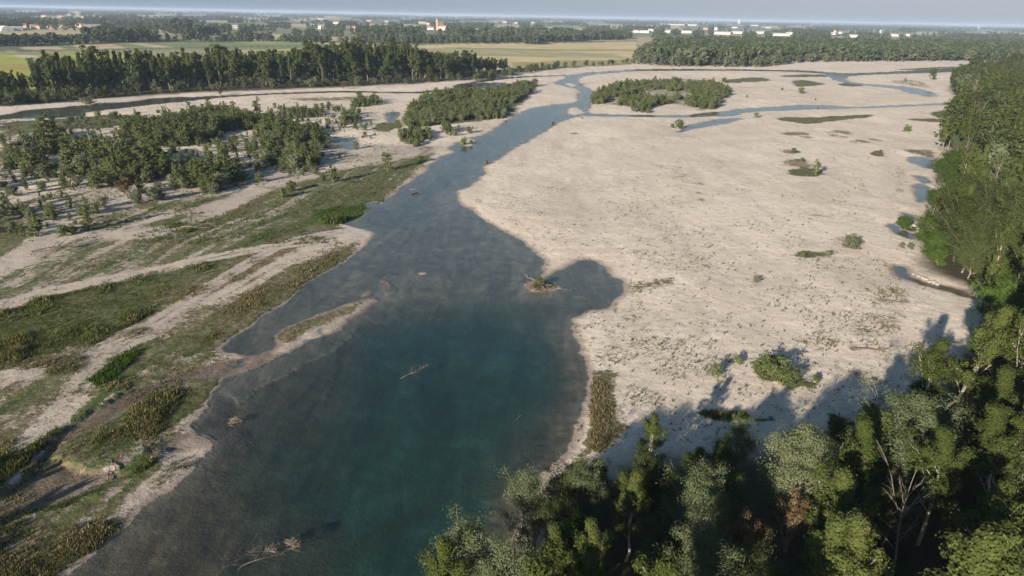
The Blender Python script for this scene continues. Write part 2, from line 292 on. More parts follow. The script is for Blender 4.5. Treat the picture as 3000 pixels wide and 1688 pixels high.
WP = [world_poly(p) for p in WATERS]; IP = [world_poly(p) for p in ISLANDS]
FP = [world_poly(p, 1) for p in FOREST_FLOOR]
def water_sd(X, Y, margin=30):
    """>0 land, <0 water, metres from the shore"""
    s = np.full(X.shape, float(margin), np.float32)
    for p in WP: s = np.minimum(s, -sdist(p, X, Y, margin))
    for p in IP: s = np.maximum(s, sdist(p, X, Y, margin))
    return s
def terrain(X, Y, full=False):
    far = np.clip(np.hypot(X, Y) / 220, .34, 3)
    wx = X + (fbm(X, Y, 5, 3, 5) - .5) * 2.9 * far + (fbm(X, Y, 1.4, 13, 3) - .5) * 1.1; wy = Y + (fbm(X, Y, 5, 9, 5) - .5) * 3.4 * far
    s = water_sd(wx, wy)
    rough = fbm(X, Y, 28, 21, 4) - .5; fine = fbm(X, Y, 3.0, 33, 3) - .5
    zl = .42 * (1 - np.exp(-np.maximum(s, 0) / 7)) + np.maximum(s, 0) * .004
    z = np.where(s > 0, .01 + zl + rough * .75 * sstep(1, 16, s) + fine * .10 * sstep(.3, 5, s), -.03 - .9 * (1 - np.exp(s / 14.)))
    z = np.where((s > 0), np.maximum(z, .02 + .01 * np.minimum(s, 8)), z)
    mud = np.zeros(X.shape, np.float32)
    lev = np.zeros(X.shape, np.float32)
    for p, lv in zip(MUD, (.03, .0, -.03, -.09, -.10)):
        k = sstep(-.6, .6, sdist(world_poly(p, 1), wx, wy)); lev = np.where(k > mud, lv, lev); mud = np.maximum(mud, k)
    zm = lev + (fbm(X, Y, 7, 41, 4) - .5) * .20
    z = z * (1 - mud) + zm * mud
    low = np.zeros(X.shape, np.float32)
    for p in LOWS: low = np.maximum(low, sstep(-2, 2, sdist(world_poly(p, 1), wx, wy)))
    low *= (s > -.5); z = z * (1 - low) + (np.where(s > .15, .07, np.minimum(z, .02)) + (fbm(X, Y, 4, 47, 4) - .52) * .30) * low
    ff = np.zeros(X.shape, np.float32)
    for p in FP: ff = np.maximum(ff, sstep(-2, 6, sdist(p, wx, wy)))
    z = z + ff * .5
    # flood bank across the fields
    dk = np.array([G(x, y) for x, y in [(-900, 172), (70, 152), (300, 150), (700, 142), (1000, 136), (1330, 130), (1600, 127), (1860, 122)]])
    dd = polyline_dist(dk, X, Y, 40); z = z + 2.2 * sstep(11, 3, dd)
    if full: return z, s, mud, ff, wx, wy, dd
    return z

# ------------------------------------------------------------------ mesh + material helpers
def mesh_from(name, V, Fc, mat=None, mats=None, midx=None, smooth=False):
    me = bpy.data.meshes.new(name); V = np.asarray(V, np.float32); Fc = np.asarray(Fc, np.int32)
    k = Fc.shape[1]
    me.vertices.add(len(V)); me.vertices.foreach_set('co', V.ravel())
    me.loops.add(Fc.size); me.loops.foreach_set('vertex_index', Fc.ravel())
    me.polygons.add(len(Fc)); me.polygons.foreach_set('loop_start', np.arange(0, Fc.size, k, dtype=np.int32))
    if midx is not None: me.polygons.foreach_set('material_index', np.asarray(midx, np.int32))
    me.polygons.foreach_set('use_smooth', np.full(len(Fc), smooth))
    for m in (mats or ([mat] if mat else [])): me.materials.append(m)
    me.update(calc_edges=True)
    return me
def link(name, me, parent=None, **kw):
    o = bpy.data.objects.new(name, me); COL.objects.link(o)
    if parent: o.parent = parent
    for k, v in kw.items(): o[k] = v
    return o
def mat_new(name):
    m = bpy.data.materials.new(name); m.use_nodes = True; t = m.node_tree; t.nodes.clear()
    out = t.nodes.new('ShaderNodeOutputMaterial'); return m, t, out
def N(t, kind, **kw):
    n = t.nodes.new(kind)
    for k, v in kw.items():
        if k.startswith('i_'):
            key = k[2:]; key = int(key) if key.isdigit() else key
            n.inputs[key].default_value = v
        else: setattr(n, k, v)
    return n
def mixc(t, fac, a, b, bt='MIX'):
    n = N(t, 'ShaderNodeMix', data_type='RGBA', blend_type=bt)
    for sock, v in ((n.inputs[0], fac), (n.inputs[6], a), (n.inputs[7], b)):
        if isinstance(v, bpy.types.NodeSocket): t.links.new(v, sock)
        elif isinstance(v, (int, float)): sock.default_value = v
        else: sock.default_value = (*v, 1)
    return n.outputs[2]
def math_(t, op, a, b=None, c=None, clamp=False):
    n = N(t, 'ShaderNodeMath', operation=op, use_clamp=clamp)
    for i, v in enumerate((a, b, c)):
        if v is None: continue
        if isinstance(v, bpy.types.NodeSocket): t.links.new(v, n.inputs[i])
        else: n.inputs[i].default_value = v
    return n.outputs[0]
def noise(t, co, scale, detail=3, rough=.55, out=0, dist=0.):
    n = N(t, 'ShaderNodeTexNoise'); n.inputs['Scale'].default_value = scale; n.inputs['Detail'].default_value = detail
    n.inputs['Roughness'].default_value = rough; n.inputs['Distortion'].default_value = dist
    t.links.new(co, n.inputs['Vector']); return n.outputs[out]
def ramp(t, fac, stops):
    n = N(t, 'ShaderNodeValToRGB'); e = n.color_ramp.elements
    while len(e) < len(stops): e.new(.5)
    for i, (p, c) in enumerate(stops):
        e[i].position = p; e[i].color = (*c, 1) if len(c) == 3 else c
    t.links.new(fac, n.inputs[0]); return n.outputs[0]

def ground_material():
    m, t, out = mat_new('river_ground')
    co = N(t, 'ShaderNodeNewGeometry').outputs['Position']
    at = lambda nm: N(t, 'ShaderNodeAttribute', attribute_name=nm)
    a1 = N(t, 'ShaderNodeSeparateColor'); t.links.new(at('masks').outputs['Color'], a1.inputs[0])
    veg, dry, wet = a1.outputs
    a2 = N(t, 'ShaderNodeSeparateColor'); t.links.new(at('masks2').outputs['Color'], a2.inputs[0])
    track, floor_, deep = a2.outputs
    fieldc = at('field').outputs['Color']; fielda = at('field').outputs['Alpha']
    # pebbles
    big = noise(t, co, .045, 4, .6); mid = noise(t, co, .5, 4, .65); fin = noise(t, co, 3.2, 3, .7)
    peb = ramp(t, mid, [(.28, (.38, .335, .295)), (.52, (.52, .47, .41)), (.75, (.61, .56, .50))])
    peb = mixc(t, ramp(t, big, [(.35, (0, 0, 0)), (.7, (1, 1, 1))]), peb, (.53, .475, .405))
    spk = ramp(t, fin, [(.30, (.72, .70, .67)), (.5, (1, 1, 1)), (.72, (1.14, 1.13, 1.12))])
    peb = mixc(t, 1., peb, spk, 'MULTIPLY')
    peb = mixc(t, 1., peb, ramp(t, noise(t, co, .018, 6, .66, dist=1.5), [(.33, (.86, .85, .82)), (.55, (1.03, 1.02, 1.0)), (.72, (1.12, 1.12, 1.11))]), 'MULTIPLY')
    mp = N(t, 'ShaderNodeMapping'); t.links.new(co, mp.inputs[0]); mp.inputs['Rotation'].default_value = (0, 0, -.55); mp.inputs['Scale'].default_value = (.16, .03, 1)
    bands = noise(t, mp.outputs[0], 1., 5, .62, dist=.8)
    peb = mixc(t, 1., peb, ramp(t, bands, [(.30, (.86, .845, .82)), (.48, (.98, .97, .95)), (.70, (1.09, 1.085, 1.075))]), 'MULTIPLY')
    peb = mixc(t, at('painted_dim').outputs['Fac'], peb, mixc(t, 1., peb, (.56, .555, .57), 'MULTIPLY'))  # weaker light on the left bank put into the pebble colour
    peb = mixc(t, track, peb, mixc(t, .5, peb, (.44, .38, .32)))
    # grass
    gn = noise(t, co, .9, 4, .65); gn2 = noise(t, co, .12, 3, .6)
    green = ramp(t, gn, [(.3, (.022, .038, .010)), (.5, (.050, .078, .019)), (.72, (.105, .125, .035))])
    straw = ramp(t, gn, [(.3, (.065, .055, .028)), (.5, (.125, .105, .058)), (.72, (.22, .185, .115))])
    dmix = math_(t, 'ADD', dry, math_(t, 'MULTIPLY', math_(t, 'SUBTRACT', gn2, .5), 1.1), clamp=True)
    grass = mixc(t, dmix, green, straw)
    # broken edge between pebbles and grass
    vn = math_(t, 'ADD', math_(t, 'MULTIPLY', noise(t, co, 1.3, 5, .72), .62), math_(t, 'MULTIPLY', noise(t, co, .2, 3, .6), .38))
    vf = math_(t, 'MULTIPLY', math_(t, 'SUBTRACT', math_(t, 'ADD', veg, math_(t, 'MULTIPLY', vn, 2.3)), 1.53), 4., clamp=True)
    base = mixc(t, vf, peb, grass)
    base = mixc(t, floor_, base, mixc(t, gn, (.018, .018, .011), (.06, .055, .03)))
    fcol = mixc(t, 1., fieldc, ramp(t, noise(t, co, .02, 5, .65), [(.3, (.8, .8, .8)), (.7, (1.2, 1.2, 1.2))]), 'MULTIPLY')
    base = mixc(t, fielda, base, fcol)
    # damp margin and river bed
    damp = mixc(t, 1., base, (.50, .45, .44), 'MULTIPLY')
    base = mixc(t, wet, base, damp)
    bn = noise(t, co, .35, 5, .7)
    bed = ramp(t, bn, [(.3, (.054, .033, .021)), (.55, (.087, .056, .038)), (.75, (.135, .094, .066))])
    deepc = ramp(t, noise(t, co, .22, 6, .7, dist=.6), [(.30, (.014, .024, .012)), (.52, (.012, .036, .026)), (.74, (.026, .064, .052))])
    below = at('bed').outputs['Fac']
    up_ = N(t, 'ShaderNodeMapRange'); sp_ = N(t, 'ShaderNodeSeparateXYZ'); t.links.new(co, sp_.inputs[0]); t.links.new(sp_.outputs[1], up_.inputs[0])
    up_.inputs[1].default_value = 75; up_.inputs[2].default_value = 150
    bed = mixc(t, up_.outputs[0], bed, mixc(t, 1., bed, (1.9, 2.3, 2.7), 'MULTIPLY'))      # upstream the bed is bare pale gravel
    bed = mixc(t, math_(t, 'MULTIPLY', at('shoal').outputs['Fac'], .8), bed, mixc(t, bn, (.105, .078, .062), (.21, .168, .14)))
    bed = mixc(t, deep, bed, deepc)
    mq = N(t, 'ShaderNodeMapping'); t.links.new(co, mq.inputs[0]); mq.inputs['Rotation'].default_value = (0, 0, .25); mq.inputs['Scale'].default_value = (.22, .05, 1)
    bed = mixc(t, 1., bed, ramp(t, noise(t, mq.outputs[0], 1., 6, .68, dist=1.2), [(.30, (.52, .54, .50)), (.5, (1, 1, 1)), (.68, (1.5, 1.45, 1.4))]), 'MULTIPLY')
    base = mixc(t, below, base, bed)
    b = N(t, 'ShaderNodeBsdfPrincipled'); t.links.new(base, b.inputs['Base Color'])
    b.inputs['Specular IOR Level'].default_value = .25
    t.links.new(math_(t, 'SUBTRACT', .95, math_(t, 'MULTIPLY', wet, .45)), b.inputs['Roughness'])
    bp = N(t, 'ShaderNodeBump'); bp.inputs['Distance'].default_value = .22; bp.inputs['Strength'].default_value = .8
    hsum = math_(t, 'ADD', math_(t, 'ADD', mid, math_(t, 'MULTIPLY', fin, .35)), math_(t, 'MULTIPLY', math_(t, 'MULTIPLY', vf, gn), 1.2))
    t.links.new(hsum, bp.inputs['Height']); t.links.new(bp.outputs[0], b.inputs['Normal'])
    t.links.new(b.outputs[0], out.inputs[0]); return m
def water_material():
    m, t, out = mat_new('river_water')
    co = N(t, 'ShaderNodeNewGeometry').outputs['Position']
    n1 = noise(t, co, .9, 4, .6); n2 = noise(t, co, .07, 3, .6)
    bp = N(t, 'ShaderNodeBump'); bp.inputs['Distance'].default_value = .05
    t.links.new(math_(t, 'MULTIPLY', n1, ramp(t, n2, [(.35, (.35,) * 3), (.65, (1,) * 3)])), bp.inputs['Height']); bp.inputs['Strength'].default_value = .6
    fr = N(t, 'ShaderNodeFresnel'); bk = N(t, 'ShaderNodeMapRange'); t.links.new(N(t, 'ShaderNodeNewGeometry').outputs['Backfacing'], bk.inputs[0]); bk.inputs[3].default_value = 1.34; bk.inputs[4].default_value = 1 / 1.34
    t.links.new(bk.outputs[0], fr.inputs[0]); t.links.new(bp.outputs[0], fr.inputs[1])
    tr = N(t, 'ShaderNodeBsdfTransparent'); tr.inputs[0].default_value = (.80, .90, .88, 1)
    gl = N(t, 'ShaderNodeBsdfGlossy'); gl.inputs['Roughness'].default_value = .09; t.links.new(bp.outputs[0], gl.inputs['Normal'])
    silt = N(t, 'ShaderNodeBsdfDiffuse'); silt.inputs[0].default_value = (.055, .085, .078, 1)
    ms = N(t, 'ShaderNodeMixShader'); ms.inputs[0].default_value = .04; t.links.new(tr.outputs[0], ms.inputs[1]); t.links.new(silt.outputs[0], ms.inputs[2])
    mx = N(t, 'ShaderNodeMixShader'); t.links.new(fr.outputs[0], mx.inputs[0]); t.links.new(ms.outputs[0], mx.inputs[1]); t.links.new(gl.outputs[0], mx.inputs[2])
    t.links.new(mx.outputs[0], out.inputs[0]); return m
def leaf_material(name, dark, mid, light, trans=.25, var=.5):
    m, t, out = mat_new(name)
    oi = N(t, 'ShaderNodeObjectInfo').outputs['Random']; ri = N(t, 'ShaderNodeNewGeometry').outputs['Random Per Island']
    f = math_(t, 'ADD', math_(t, 'MULTIPLY', oi, var), math_(t, 'MULTIPLY', ri, 1 - var), clamp=True)
    c = ramp(t, f, [(.0, dark), (.5, mid), (1., light)])
    d = N(t, 'ShaderNodeBsdfDiffuse'); t.links.new(c, d.inputs[0])
    tl = N(t, 'ShaderNodeBsdfTranslucent'); t.links.new(mixc(t, 1., c, (1.1, 1.2, .6), 'MULTIPLY'), tl.inputs[0])
    mx = N(t, 'ShaderNodeMixShader'); mx.inputs[0].default_value = trans
    t.links.new(d.outputs[0], mx.inputs[1]); t.links.new(tl.outputs[0], mx.inputs[2]); t.links.new(mx.outputs[0], out.inputs[0]); return m
def bark_material(name, a, b, sc=2.):
    m, t, out = mat_new(name)
    co = N(t, 'ShaderNodeTexCoord').outputs['Object']
    c = ramp(t, noise(t, co, sc, 4, .6), [(.3, a), (.7, b)])
    d = N(t, 'ShaderNodeBsdfPrincipled'); d.inputs['Roughness'].default_value = .9; t.links.new(c, d.inputs[0]); t.links.new(d.outputs[0], out.inputs[0]); return m
def plain_material(name, a, b=None, sc=.6, rough=.85):
    m, t, out = mat_new(name); co = N(t, 'ShaderNodeNewGeometry').outputs['Position']
    b = b or tuple(v * .8 for v in a)
    c = ramp(t, noise(t, co, sc, 3, .6), [(.35, a), (.65, b)])
    d = N(t, 'ShaderNodeBsdfPrincipled'); d.inputs['Roughness'].default_value = rough; t.links.new(c, d.inputs[0]); t.links.new(d.outputs[0], out.inputs[0]); return m

# ------------------------------------------------------------------ the ground, one sheet to the horizon
def build_ground():
    ypx = np.concatenate([np.array([1e-3, .0016, .0025, .004, .006, .009, .012, .016, .020]) * 1000 + 0, np.linspace(24, 110, 110), np.linspace(110.5, 1100, 620)[0:], np.linspace(1102, 2000, 330), np.linspace(2020, 5200, 24)])
    # ypx / FPX is roughly the tangent of the viewing depression: distance = height / tangent
    dist = CAM_H * FPX / ypx; dist = np.clip(dist, None, 60000)
    dist = np.unique(dist)[::-1]
    Yr = dist * 1.0 + 0.0
    rows = np.concatenate([Yr, [5, -30, -120]])
    u = np.concatenate([np.linspace(-3.2, -1.12, 36)[:-1], np.linspace(-1.12, 1.12, 1150), np.linspace(1.12, 3.2, 36)[1:]])
    half = np.maximum(rows + 14, 45)
    X = half[:, None] * u[None, :]; Y = np.repeat(rows[:, None], len(u), 1)
    nr, nc = X.shape; X = X.ravel(); Y = Y.ravel()
    z, s, mud, ff, wx, wy, dd = terrain(X, Y, True)
    veg = np.zeros_like(X); dry = np.full_like(X, .5); wsum = np.full_like(X, .02)
    for p, cov, dr, e in VEG:
        e = min(e * 1.3, .026 * float(np.median(np.hypot(*world_poly(p, 1).T))))
        w = sstep(-e, e, sdist(world_poly(p, 3 if min(q[0] for q in p) > -60 else 1), wx, wy)) * cov
        veg = np.maximum(veg, w); dry += w * dr; wsum += w
    dry = (dry - .5 + .02 * .5) / wsum
    base_v = .12 + .22 * (fbm(X, Y, 40, 55, 3) - .3)
    veg = np.maximum(veg, np.clip(base_v, 0, .2)) * sstep(0, .8, s)
    # banded by the floods: streaks that run with the river
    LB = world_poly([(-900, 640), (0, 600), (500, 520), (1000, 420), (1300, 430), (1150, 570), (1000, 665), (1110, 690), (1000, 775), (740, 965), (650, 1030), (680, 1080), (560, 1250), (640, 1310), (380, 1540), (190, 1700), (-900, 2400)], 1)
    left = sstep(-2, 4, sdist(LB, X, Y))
    ax = .18; al = X * math.sin(ax) + Y * math.cos(ax); ac = X * math.cos(ax) - Y * math.sin(ax) + (fbm(X, Y, 30, 5, 2) - .5) * 10
    st = vnoise(al / 26, ac / 1.7, 201) * .4 + vnoise(al / 14, ac / .8, 202) * .25 + vnoise(al / 60, ac / 5., 203) * .35
    veg = np.clip(veg + (st - .5) * 1.15 * left * (veg < 1.1), 0, 1.25) * sstep(-.1, .5, s)
    dry = np.clip(dry + (vnoise(al / 22, ac / 1.4, 204) - .5) * .9 * left, -.4, 1.3)
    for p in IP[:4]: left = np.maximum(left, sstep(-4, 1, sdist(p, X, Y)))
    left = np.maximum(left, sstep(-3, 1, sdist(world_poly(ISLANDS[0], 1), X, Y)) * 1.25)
    painted_dim = left * (.75 + .5 * (vnoise(al / 30, ac / 3., 206) - .5))  # left bank pebbles painted darker for dimmer light, island bars darker too
    trk = np.zeros_like(X)
    for p, w, st in TRACKS:
        L = np.array([G(a, b) for a, b in smooth_line(p)])
        d = polyline_dist(L, wx * .3 + X * .7, wy * .3 + Y * .7, 30)
        if w < 3 and w > 1:
            k = np.exp(-((d - w * .62) / (w * .45)) ** 2) + .35 * np.exp(-(d / (w * 1.4)) ** 2)
        else: k = sstep(w * 1.5, w * .4, d)
        trk = np.maximum(trk, np.clip(k, 0, 1) * st)
    veg = veg * (1 - .85 * trk)
    # fields
    fr = np.zeros((len(X), 4), np.float32)
    r = np.hypot(X, Y)
    # patchwork of the plain
    ang = .35; ca, sa = math.cos(ang), math.sin(ang)
    px_ = (X * ca + Y * sa); py_ = (-X * sa + Y * ca)
    cw, ch = 240., 620.
    row = np.floor(px_ / cw); off = hash2(row, row * 0 + 3, 5) * ch
    colr = np.floor((py_ + off) / ch)
    h = hash2(row, colr, 77); h2 = hash2(row, colr, 78)
    pal = np.array([(.10, .13, .055), (.13, .17, .06), (.24, .23, .11), (.36, .30, .17), (.15, .16, .09), (.09, .11, .06), (.19, .20, .10), (.28, .25, .15)])
    idx = np.minimum((h * len(pal)).astype(int), len(pal) - 1)
    colf = pal[idx] * (.85 + .3 * h2)[:, None]
    qx, qy = PX(X, Y)
    plain = (qy < 205) & (r > 650)
    # the plain starts beyond the river corridor
    lim = np.interp(qx, [-3000, 0, 600, 1100, 1500, 1850, 1860, 2300, 2400, 3000, 6000], [420, 290, 255, 225, 196, 190, 150, 150, 150, 150, 140])
    pm = sstep(0, -3, qy - lim)
    fr[:, :3] = colf; fr[:, 3] = pm
    for p, c in FIELDS:
        w = sstep(-3, 3, sdist(world_poly(p, 1), X, Y, 20))[:, None]
        # crop rows
        st = .93 + .14 * vnoise(px_ / 9., py_ / 300., 12)
        cc = np.array(c)[None, :] * st[:, None]
        fr[:, :3] = fr[:, :3] * (1 - w) + cc * w
        fr[:, 3] = np.maximum(fr[:, 3], w[:, 0])
    dkw = sstep(11, 4, dd)[:, None]
    fr[:, :3] = fr[:, :3] * (1 - dkw) + np.array([(.10, .095, .06)]) * dkw
    wet = np.clip(np.maximum(sstep(1.8, .1, s) * .9, mud * (.9 * sstep(.12, .0, z))), 0, 1)
    deep = np.zeros_like(X)
    dw = sdist(world_poly(DEEP), wx + (fbm(X, Y, 18, 91) - .5) * 14, wy + (fbm(X, Y, 18, 92) - .5) * 14, 30)
    deep = sstep(-15, 9, dw) * sstep(0, -5, s)
    far_deep = sstep(-1, -9, s) * .3 * sstep(110, 170, Y)
    deep = np.maximum(deep, far_deep * (.5 + .8 * fbm(X, Y, 30, 14)))
    bed = np.clip(np.maximum(sstep(.25, -.35, s), mud * sstep(.03, -.03, z)), 0, 1)
    bed = np.maximum(bed * (mud < .5), np.where(mud > .02, mud * (.62 + .38 * sstep(.06, -.02, z)), 0))
    z = z - deep * .8
    V = np.stack([X, Y, z], 1)
    i = np.arange(nr - 1)[:, None] * nc + np.arange(nc - 1)[None, :]
    Fq = np.stack([i, i + nc, i + nc + 1, i + 1], -1).reshape(-1, 4)
    me = mesh_from('ground', V, Fq, ground_material(), smooth=True)
    def attr(nm, arr):
        a = me.color_attributes.new(nm, 'FLOAT_COLOR', 'POINT'); a.data.foreach_set('color', np.asarray(arr, np.float32).ravel())
    one = np.ones_like(X)
    attr('masks', np.stack([np.clip(veg, 0, 1.2), np.clip(dry, -.4, 1.2), wet, one], 1))
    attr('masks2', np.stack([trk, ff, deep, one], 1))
    attr('field', fr)
    shoal = np.clip(np.exp(np.minimum(s, 0) / 3.2) * (.75 + .6 * (fbm(X, Y, 9, 77, 4) - .5)) + .9 * mud, 0, 1) * (1 - deep * .6)
    a = me.attributes.new('shoal', 'FLOAT', 'POINT'); a.data.foreach_set('value', shoal.astype(np.float32))
    a = me.attributes.new('painted_dim', 'FLOAT', 'POINT'); a.data.foreach_set('value', painted_dim.astype(np.float32))
    a = me.attributes.new('bed', 'FLOAT', 'POINT'); a.data.foreach_set('value', bed.astype(np.float32))
    link('ground', me, kind='structure')
def smooth_line(p, k=6):
    p = np.array(p, float); p = np.vstack([2 * p[0] - p[1], p, 2 * p[-1] - p[-2]]); out = []
    for i in range(1, len(p) - 2):
        a, b, c, d = p[i - 1:i + 3]
        for j in range(k):
            t = j / k; out.append(.5 * ((2 * b) + (-a + c) * t + (2 * a - 5 * b + 4 * c - d) * t * t + (-a + 3 * b - 3 * c + d) * t ** 3))
    out.append(p[-2]); return np.array(out)
build_ground()
me = mesh_from('water', [(-1500, -110, 0), (1800, -110, 0), (1800, 1400, 0), (-1500, 1400, 0)], [(0, 1, 2, 3)], water_material())
link('water', me, kind='structure')

exec_marks = None
# ------------------------------------------------------------------ trees
ML = {
 'poplar': leaf_material('poplar_leaves', (.034, .048, .014), (.057, .074, .021), (.098, .113, .037)),
 'willow': leaf_material('silver_willow_leaves', (.058, .078, .038), (.092, .117, .058), (.145, .165, .095), .2),
 'dark': leaf_material('dark_leaves', (.032, .046, .016), (.052, .070, .024), (.085, .104, .038)),
 'bright': leaf_material('bright_leaves', (.030, .058, .012), (.048, .082, .017), (.080, .115, .030)),
 'shrub': leaf_material('shrub_leaves', (.052, .072, .024), (.092, .118, .041), (.160, .184, .078)),
 'greyshrub': leaf_material('grey_willow_leaves', (.070, .086, .048), (.110, .130, .075), (.175, .195, .125), .2),
 'brown': leaf_material('dry_leaves', (.055, .040, .020), (.095, .068, .036), (.15, .11, .06)),
 'reed': leaf_material('dry_reeds', (.14, .10, .05), (.24, .18, .10), (.36, .28, .17)),
 'far': leaf_material('far_tree_leaves', (.036, .050, .024), (.056, .075, .036), (.090, .11, .055), .15),
 'far2': leaf_material('far_willow_leaves', (.06, .075, .042), (.09, .105, .060), (.12, .14, .085), .15),
}
MB = {
 'pale': bark_material('pale_bark', (.22, .20, .16), (.40, .37, .31)),
 'grey': bark_material('grey_bark', (.12, .10, .075), (.22, .19, .15)),
 'dead': bark_material('bleached_wood', (.13, .112, .09), (.23, .20, .165), 3.),
 'drift': bark_material('drift_wood', (.075, .058, .042), (.19, .15, .115), 3.),
}
def tube(path, radii, sides=5):
    path = np.array(path, float); n = len(path)
    d = np.gradient(path, axis=0); d /= np.linalg.norm(d, axis=1)[:, None] + 1e-9
    ref = np.where(np.abs(d[:, 2:3]) > .9, np.array([[1., 0, 0]]), np.array([[0, 0, 1.]]))
    a = np.cross(d, ref); a /= np.linalg.norm(a, axis=1)[:, None] + 1e-9; b = np.cross(d, a)
    th = np.arange(sides) / sides * 2 * math.pi
    V = path[:, None, :] + np.array(radii)[:, None, None] * (a[:, None, :] * np.cos(th)[None, :, None] + b[:, None, :] * np.sin(th)[None, :, None])
    V = V.reshape(-1, 3); Fc = []
    for i in range(n - 1):
        for j in range(sides):
            k = (j + 1) % sides; Fc.append((i * sides + j, i * sides + k, (i + 1) * sides + k, (i + 1) * sides + j))
    return V, np.array(Fc)
class Acc:
    def __init__(s): s.V = []; s.F = []; s.n = 0
    def add(s, V, F): s.V.append(V); s.F.append(np.asarray(F) + s.n); s.n += len(V)
    def get(s): return np.concatenate(s.V), np.concatenate(s.F)
def leaves(cent, sig, n, size, r, out_c=None, up=.35):
    """n small rhombic leaf sprays round the clump centres"""
    k = r.integers(0, len(cent), n)
    off = r.normal(size=(n, 3)); off /= np.maximum(1, np.linalg.norm(off, axis=1) / 1.7)[:, None]
    P = cent[k] + off * sig[k][:, None] * np.array([1, 1, .8])
    nrm = off * .9 + r.normal(size=(n, 3)) * .55; nrm[:, 2] += up
    if out_c is not None:
        o = P - out_c; nrm += o / (np.linalg.norm(o, axis=1)[:, None] + 1e-6) * .7
    nrm /= np.linalg.norm(nrm, axis=1)[:, None] + 1e-9
    ref = r.normal(size=(n, 3)); a = np.cross(nrm, ref); a /= np.linalg.norm(a, axis=1)[:, None] + 1e-9; b = np.cross(nrm, a)
    s = size * r.uniform(.55, 1.3, n)[:, None]
    V = np.stack([P - a * s, P - b * s * .6, P + a * s, P + b * s * .6], 1).reshape(-1, 3)
    return V, np.arange(n * 4).reshape(-1, 4)
def make_tree(kind, H, R, n, leaf, seed, detail=1.0, bare=.22, rise=55, trunk_r=None, lean=0., stems=1, spread=.0):
    """returns (leaf V, F), (wood V, F): trunk with limbs, leaf clumps along the limbs"""
    r = np.random.default_rng(seed); W = Acc(); cent = []; sig = []
    trunk_r = trunk_r or H * .012 + .04
    for st in range(stems):
        a0 = r.uniform(0, 2 * math.pi); sp = spread * H * (st > 0) * r.uniform(.6, 1.2)
        h = H * (1 if st == 0 else r.uniform(.7, .95))
        tz = np.linspace(0, 1, 9)
        bend = np.stack([np.cumsum(r.normal(0, .012, 9)) * h + math.cos(a0) * sp * tz ** 1.3 + lean * h * tz ** 1.5, np.cumsum(r.normal(0, .012, 9)) * h + math.sin(a0) * sp * tz ** 1.3, tz * h * .93], 1)
        bend[0] = (math.cos(a0) * .15 * (st > 0), math.sin(a0) * .15 * (st > 0), -.4)
        W.add(*tube(bend, trunk_r * (1 - tz * .88) * (1 if st == 0 else .7), 6))
        nb = int((17 if kind == 'poplar' else 26) * detail / (stems ** .5))
        for i in range(nb):
            t = bare + (1 - bare) * ((i + r.random()) / nb) ** .85
            if t > .985: t = .985
            az = i * 2.4 + r.normal(0, .5)
            q = (t - bare) / (1 - bare)
            if rise < 30: prof = (1 - q * .8) ** .6
            elif kind == 'poplar': prof = (math.sin(min(1, q * 1.0 + .28) * math.pi) ** .7) * (1.05 - .35 * q)
            elif kind == 'cone': prof = (1 - q) ** .75 * (.35 + min(1, q * 5) * .75)
            else: prof = max(.15, 1 - (q * 1.15 - .35) ** 2 * 1.5)
            el = math.radians(min(82, rise + r.normal(0, 10) + q * 16))
            L = min(R / math.cos(el), R * 2.3) * .82 * prof * r.uniform(.5, 1.3)
            x0 = np.array([np.interp(t, tz, bend[:, k]) for k in range(3)])
            m = 5; tt = np.linspace(0, 1, m)
            dirv = np.array([math.cos(az) * math.cos(el), math.sin(az) * math.cos(el), math.sin(el)])
            pth = x0 + dirv * (L * tt)[:, None] + np.stack([np.cumsum(r.normal(0, .03, m)), np.cumsum(r.normal(0, .03, m)), -(tt ** 2) * .12 * (0 if kind == 'poplar' else 1)], 1) * L
            pth[:, 2] = np.minimum(pth[:, 2], H * 1.0)
            W.add(*tube(pth, trunk_r * .33 * (1 - t * .5) * (1 - tt * .85) + .006, 4))
            for j in range(max(2, int((9 if kind == 'poplar' else 5) * detail))):
                u = r.uniform(.35, 1.05); c = np.array([np.interp(u, tt, pth[:, k]) for k in range(3)])
                c = c + r.normal(0, .13 * L, 3) * (1.25 - u)
                if j % 2 == 0:
                    w0 = np.array([np.interp(u * .7, tt, pth[:, k]) for k in range(3)])
                    W.add(*tube([w0, (w0 + c) / 2 + r.normal(0, .03 * L, 3), c], [trunk_r * .12, trunk_r * .07, .004], 3))
                cent.append(c); sig.append(R * r.uniform(.055, .15) * (1.2 if kind == 'round' else 1.))
        cent.append(bend[-1]); sig.append(R * .14)
    cent = np.array(cent); sig = np.array(sig)
    if n == 0: return None, W.get()
    return leaves(cent, sig, n, leaf, r, np.array([0, 0, H * .45])), W.get()
PROTO = {}
def proto(key, mat, bark, count, **kw):
    L = []
    for i in range(count):
        lf, wd = make_tree(seed=hash_seed(key) + i * 31, **kw)
        cm = mesh_from(key + '_crown', *lf, mat=ML[mat]) if lf is not None else None
        wm = mesh_from(key + '_wood', *wd, mat=MB[bark], smooth=True)
        L.append((cm, wm, kw['H']))
    PROTO[key] = L
def hash_seed(s): return sum((i + 1) * ord(c) for i, c in enumerate(s)) % 9973
proto('near_poplar', 'poplar', 'pale', 5, kind='poplar', H=20, R=4.2, n=20000, leaf=.145, detail=1.5, rise=52, bare=.25)
proto('near_willow', 'willow', 'grey', 4, kind='round', H=13, R=4.0, n=28000, leaf=.085, detail=1.5, rise=48, bare=.12, stems=3, spread=.16)
proto('near_dark', 'dark', 'grey', 3, kind='round', H=13, R=4.2, n=26000, leaf=.10, detail=1.5, rise=45, bare=.08, stems=2, spread=.12)
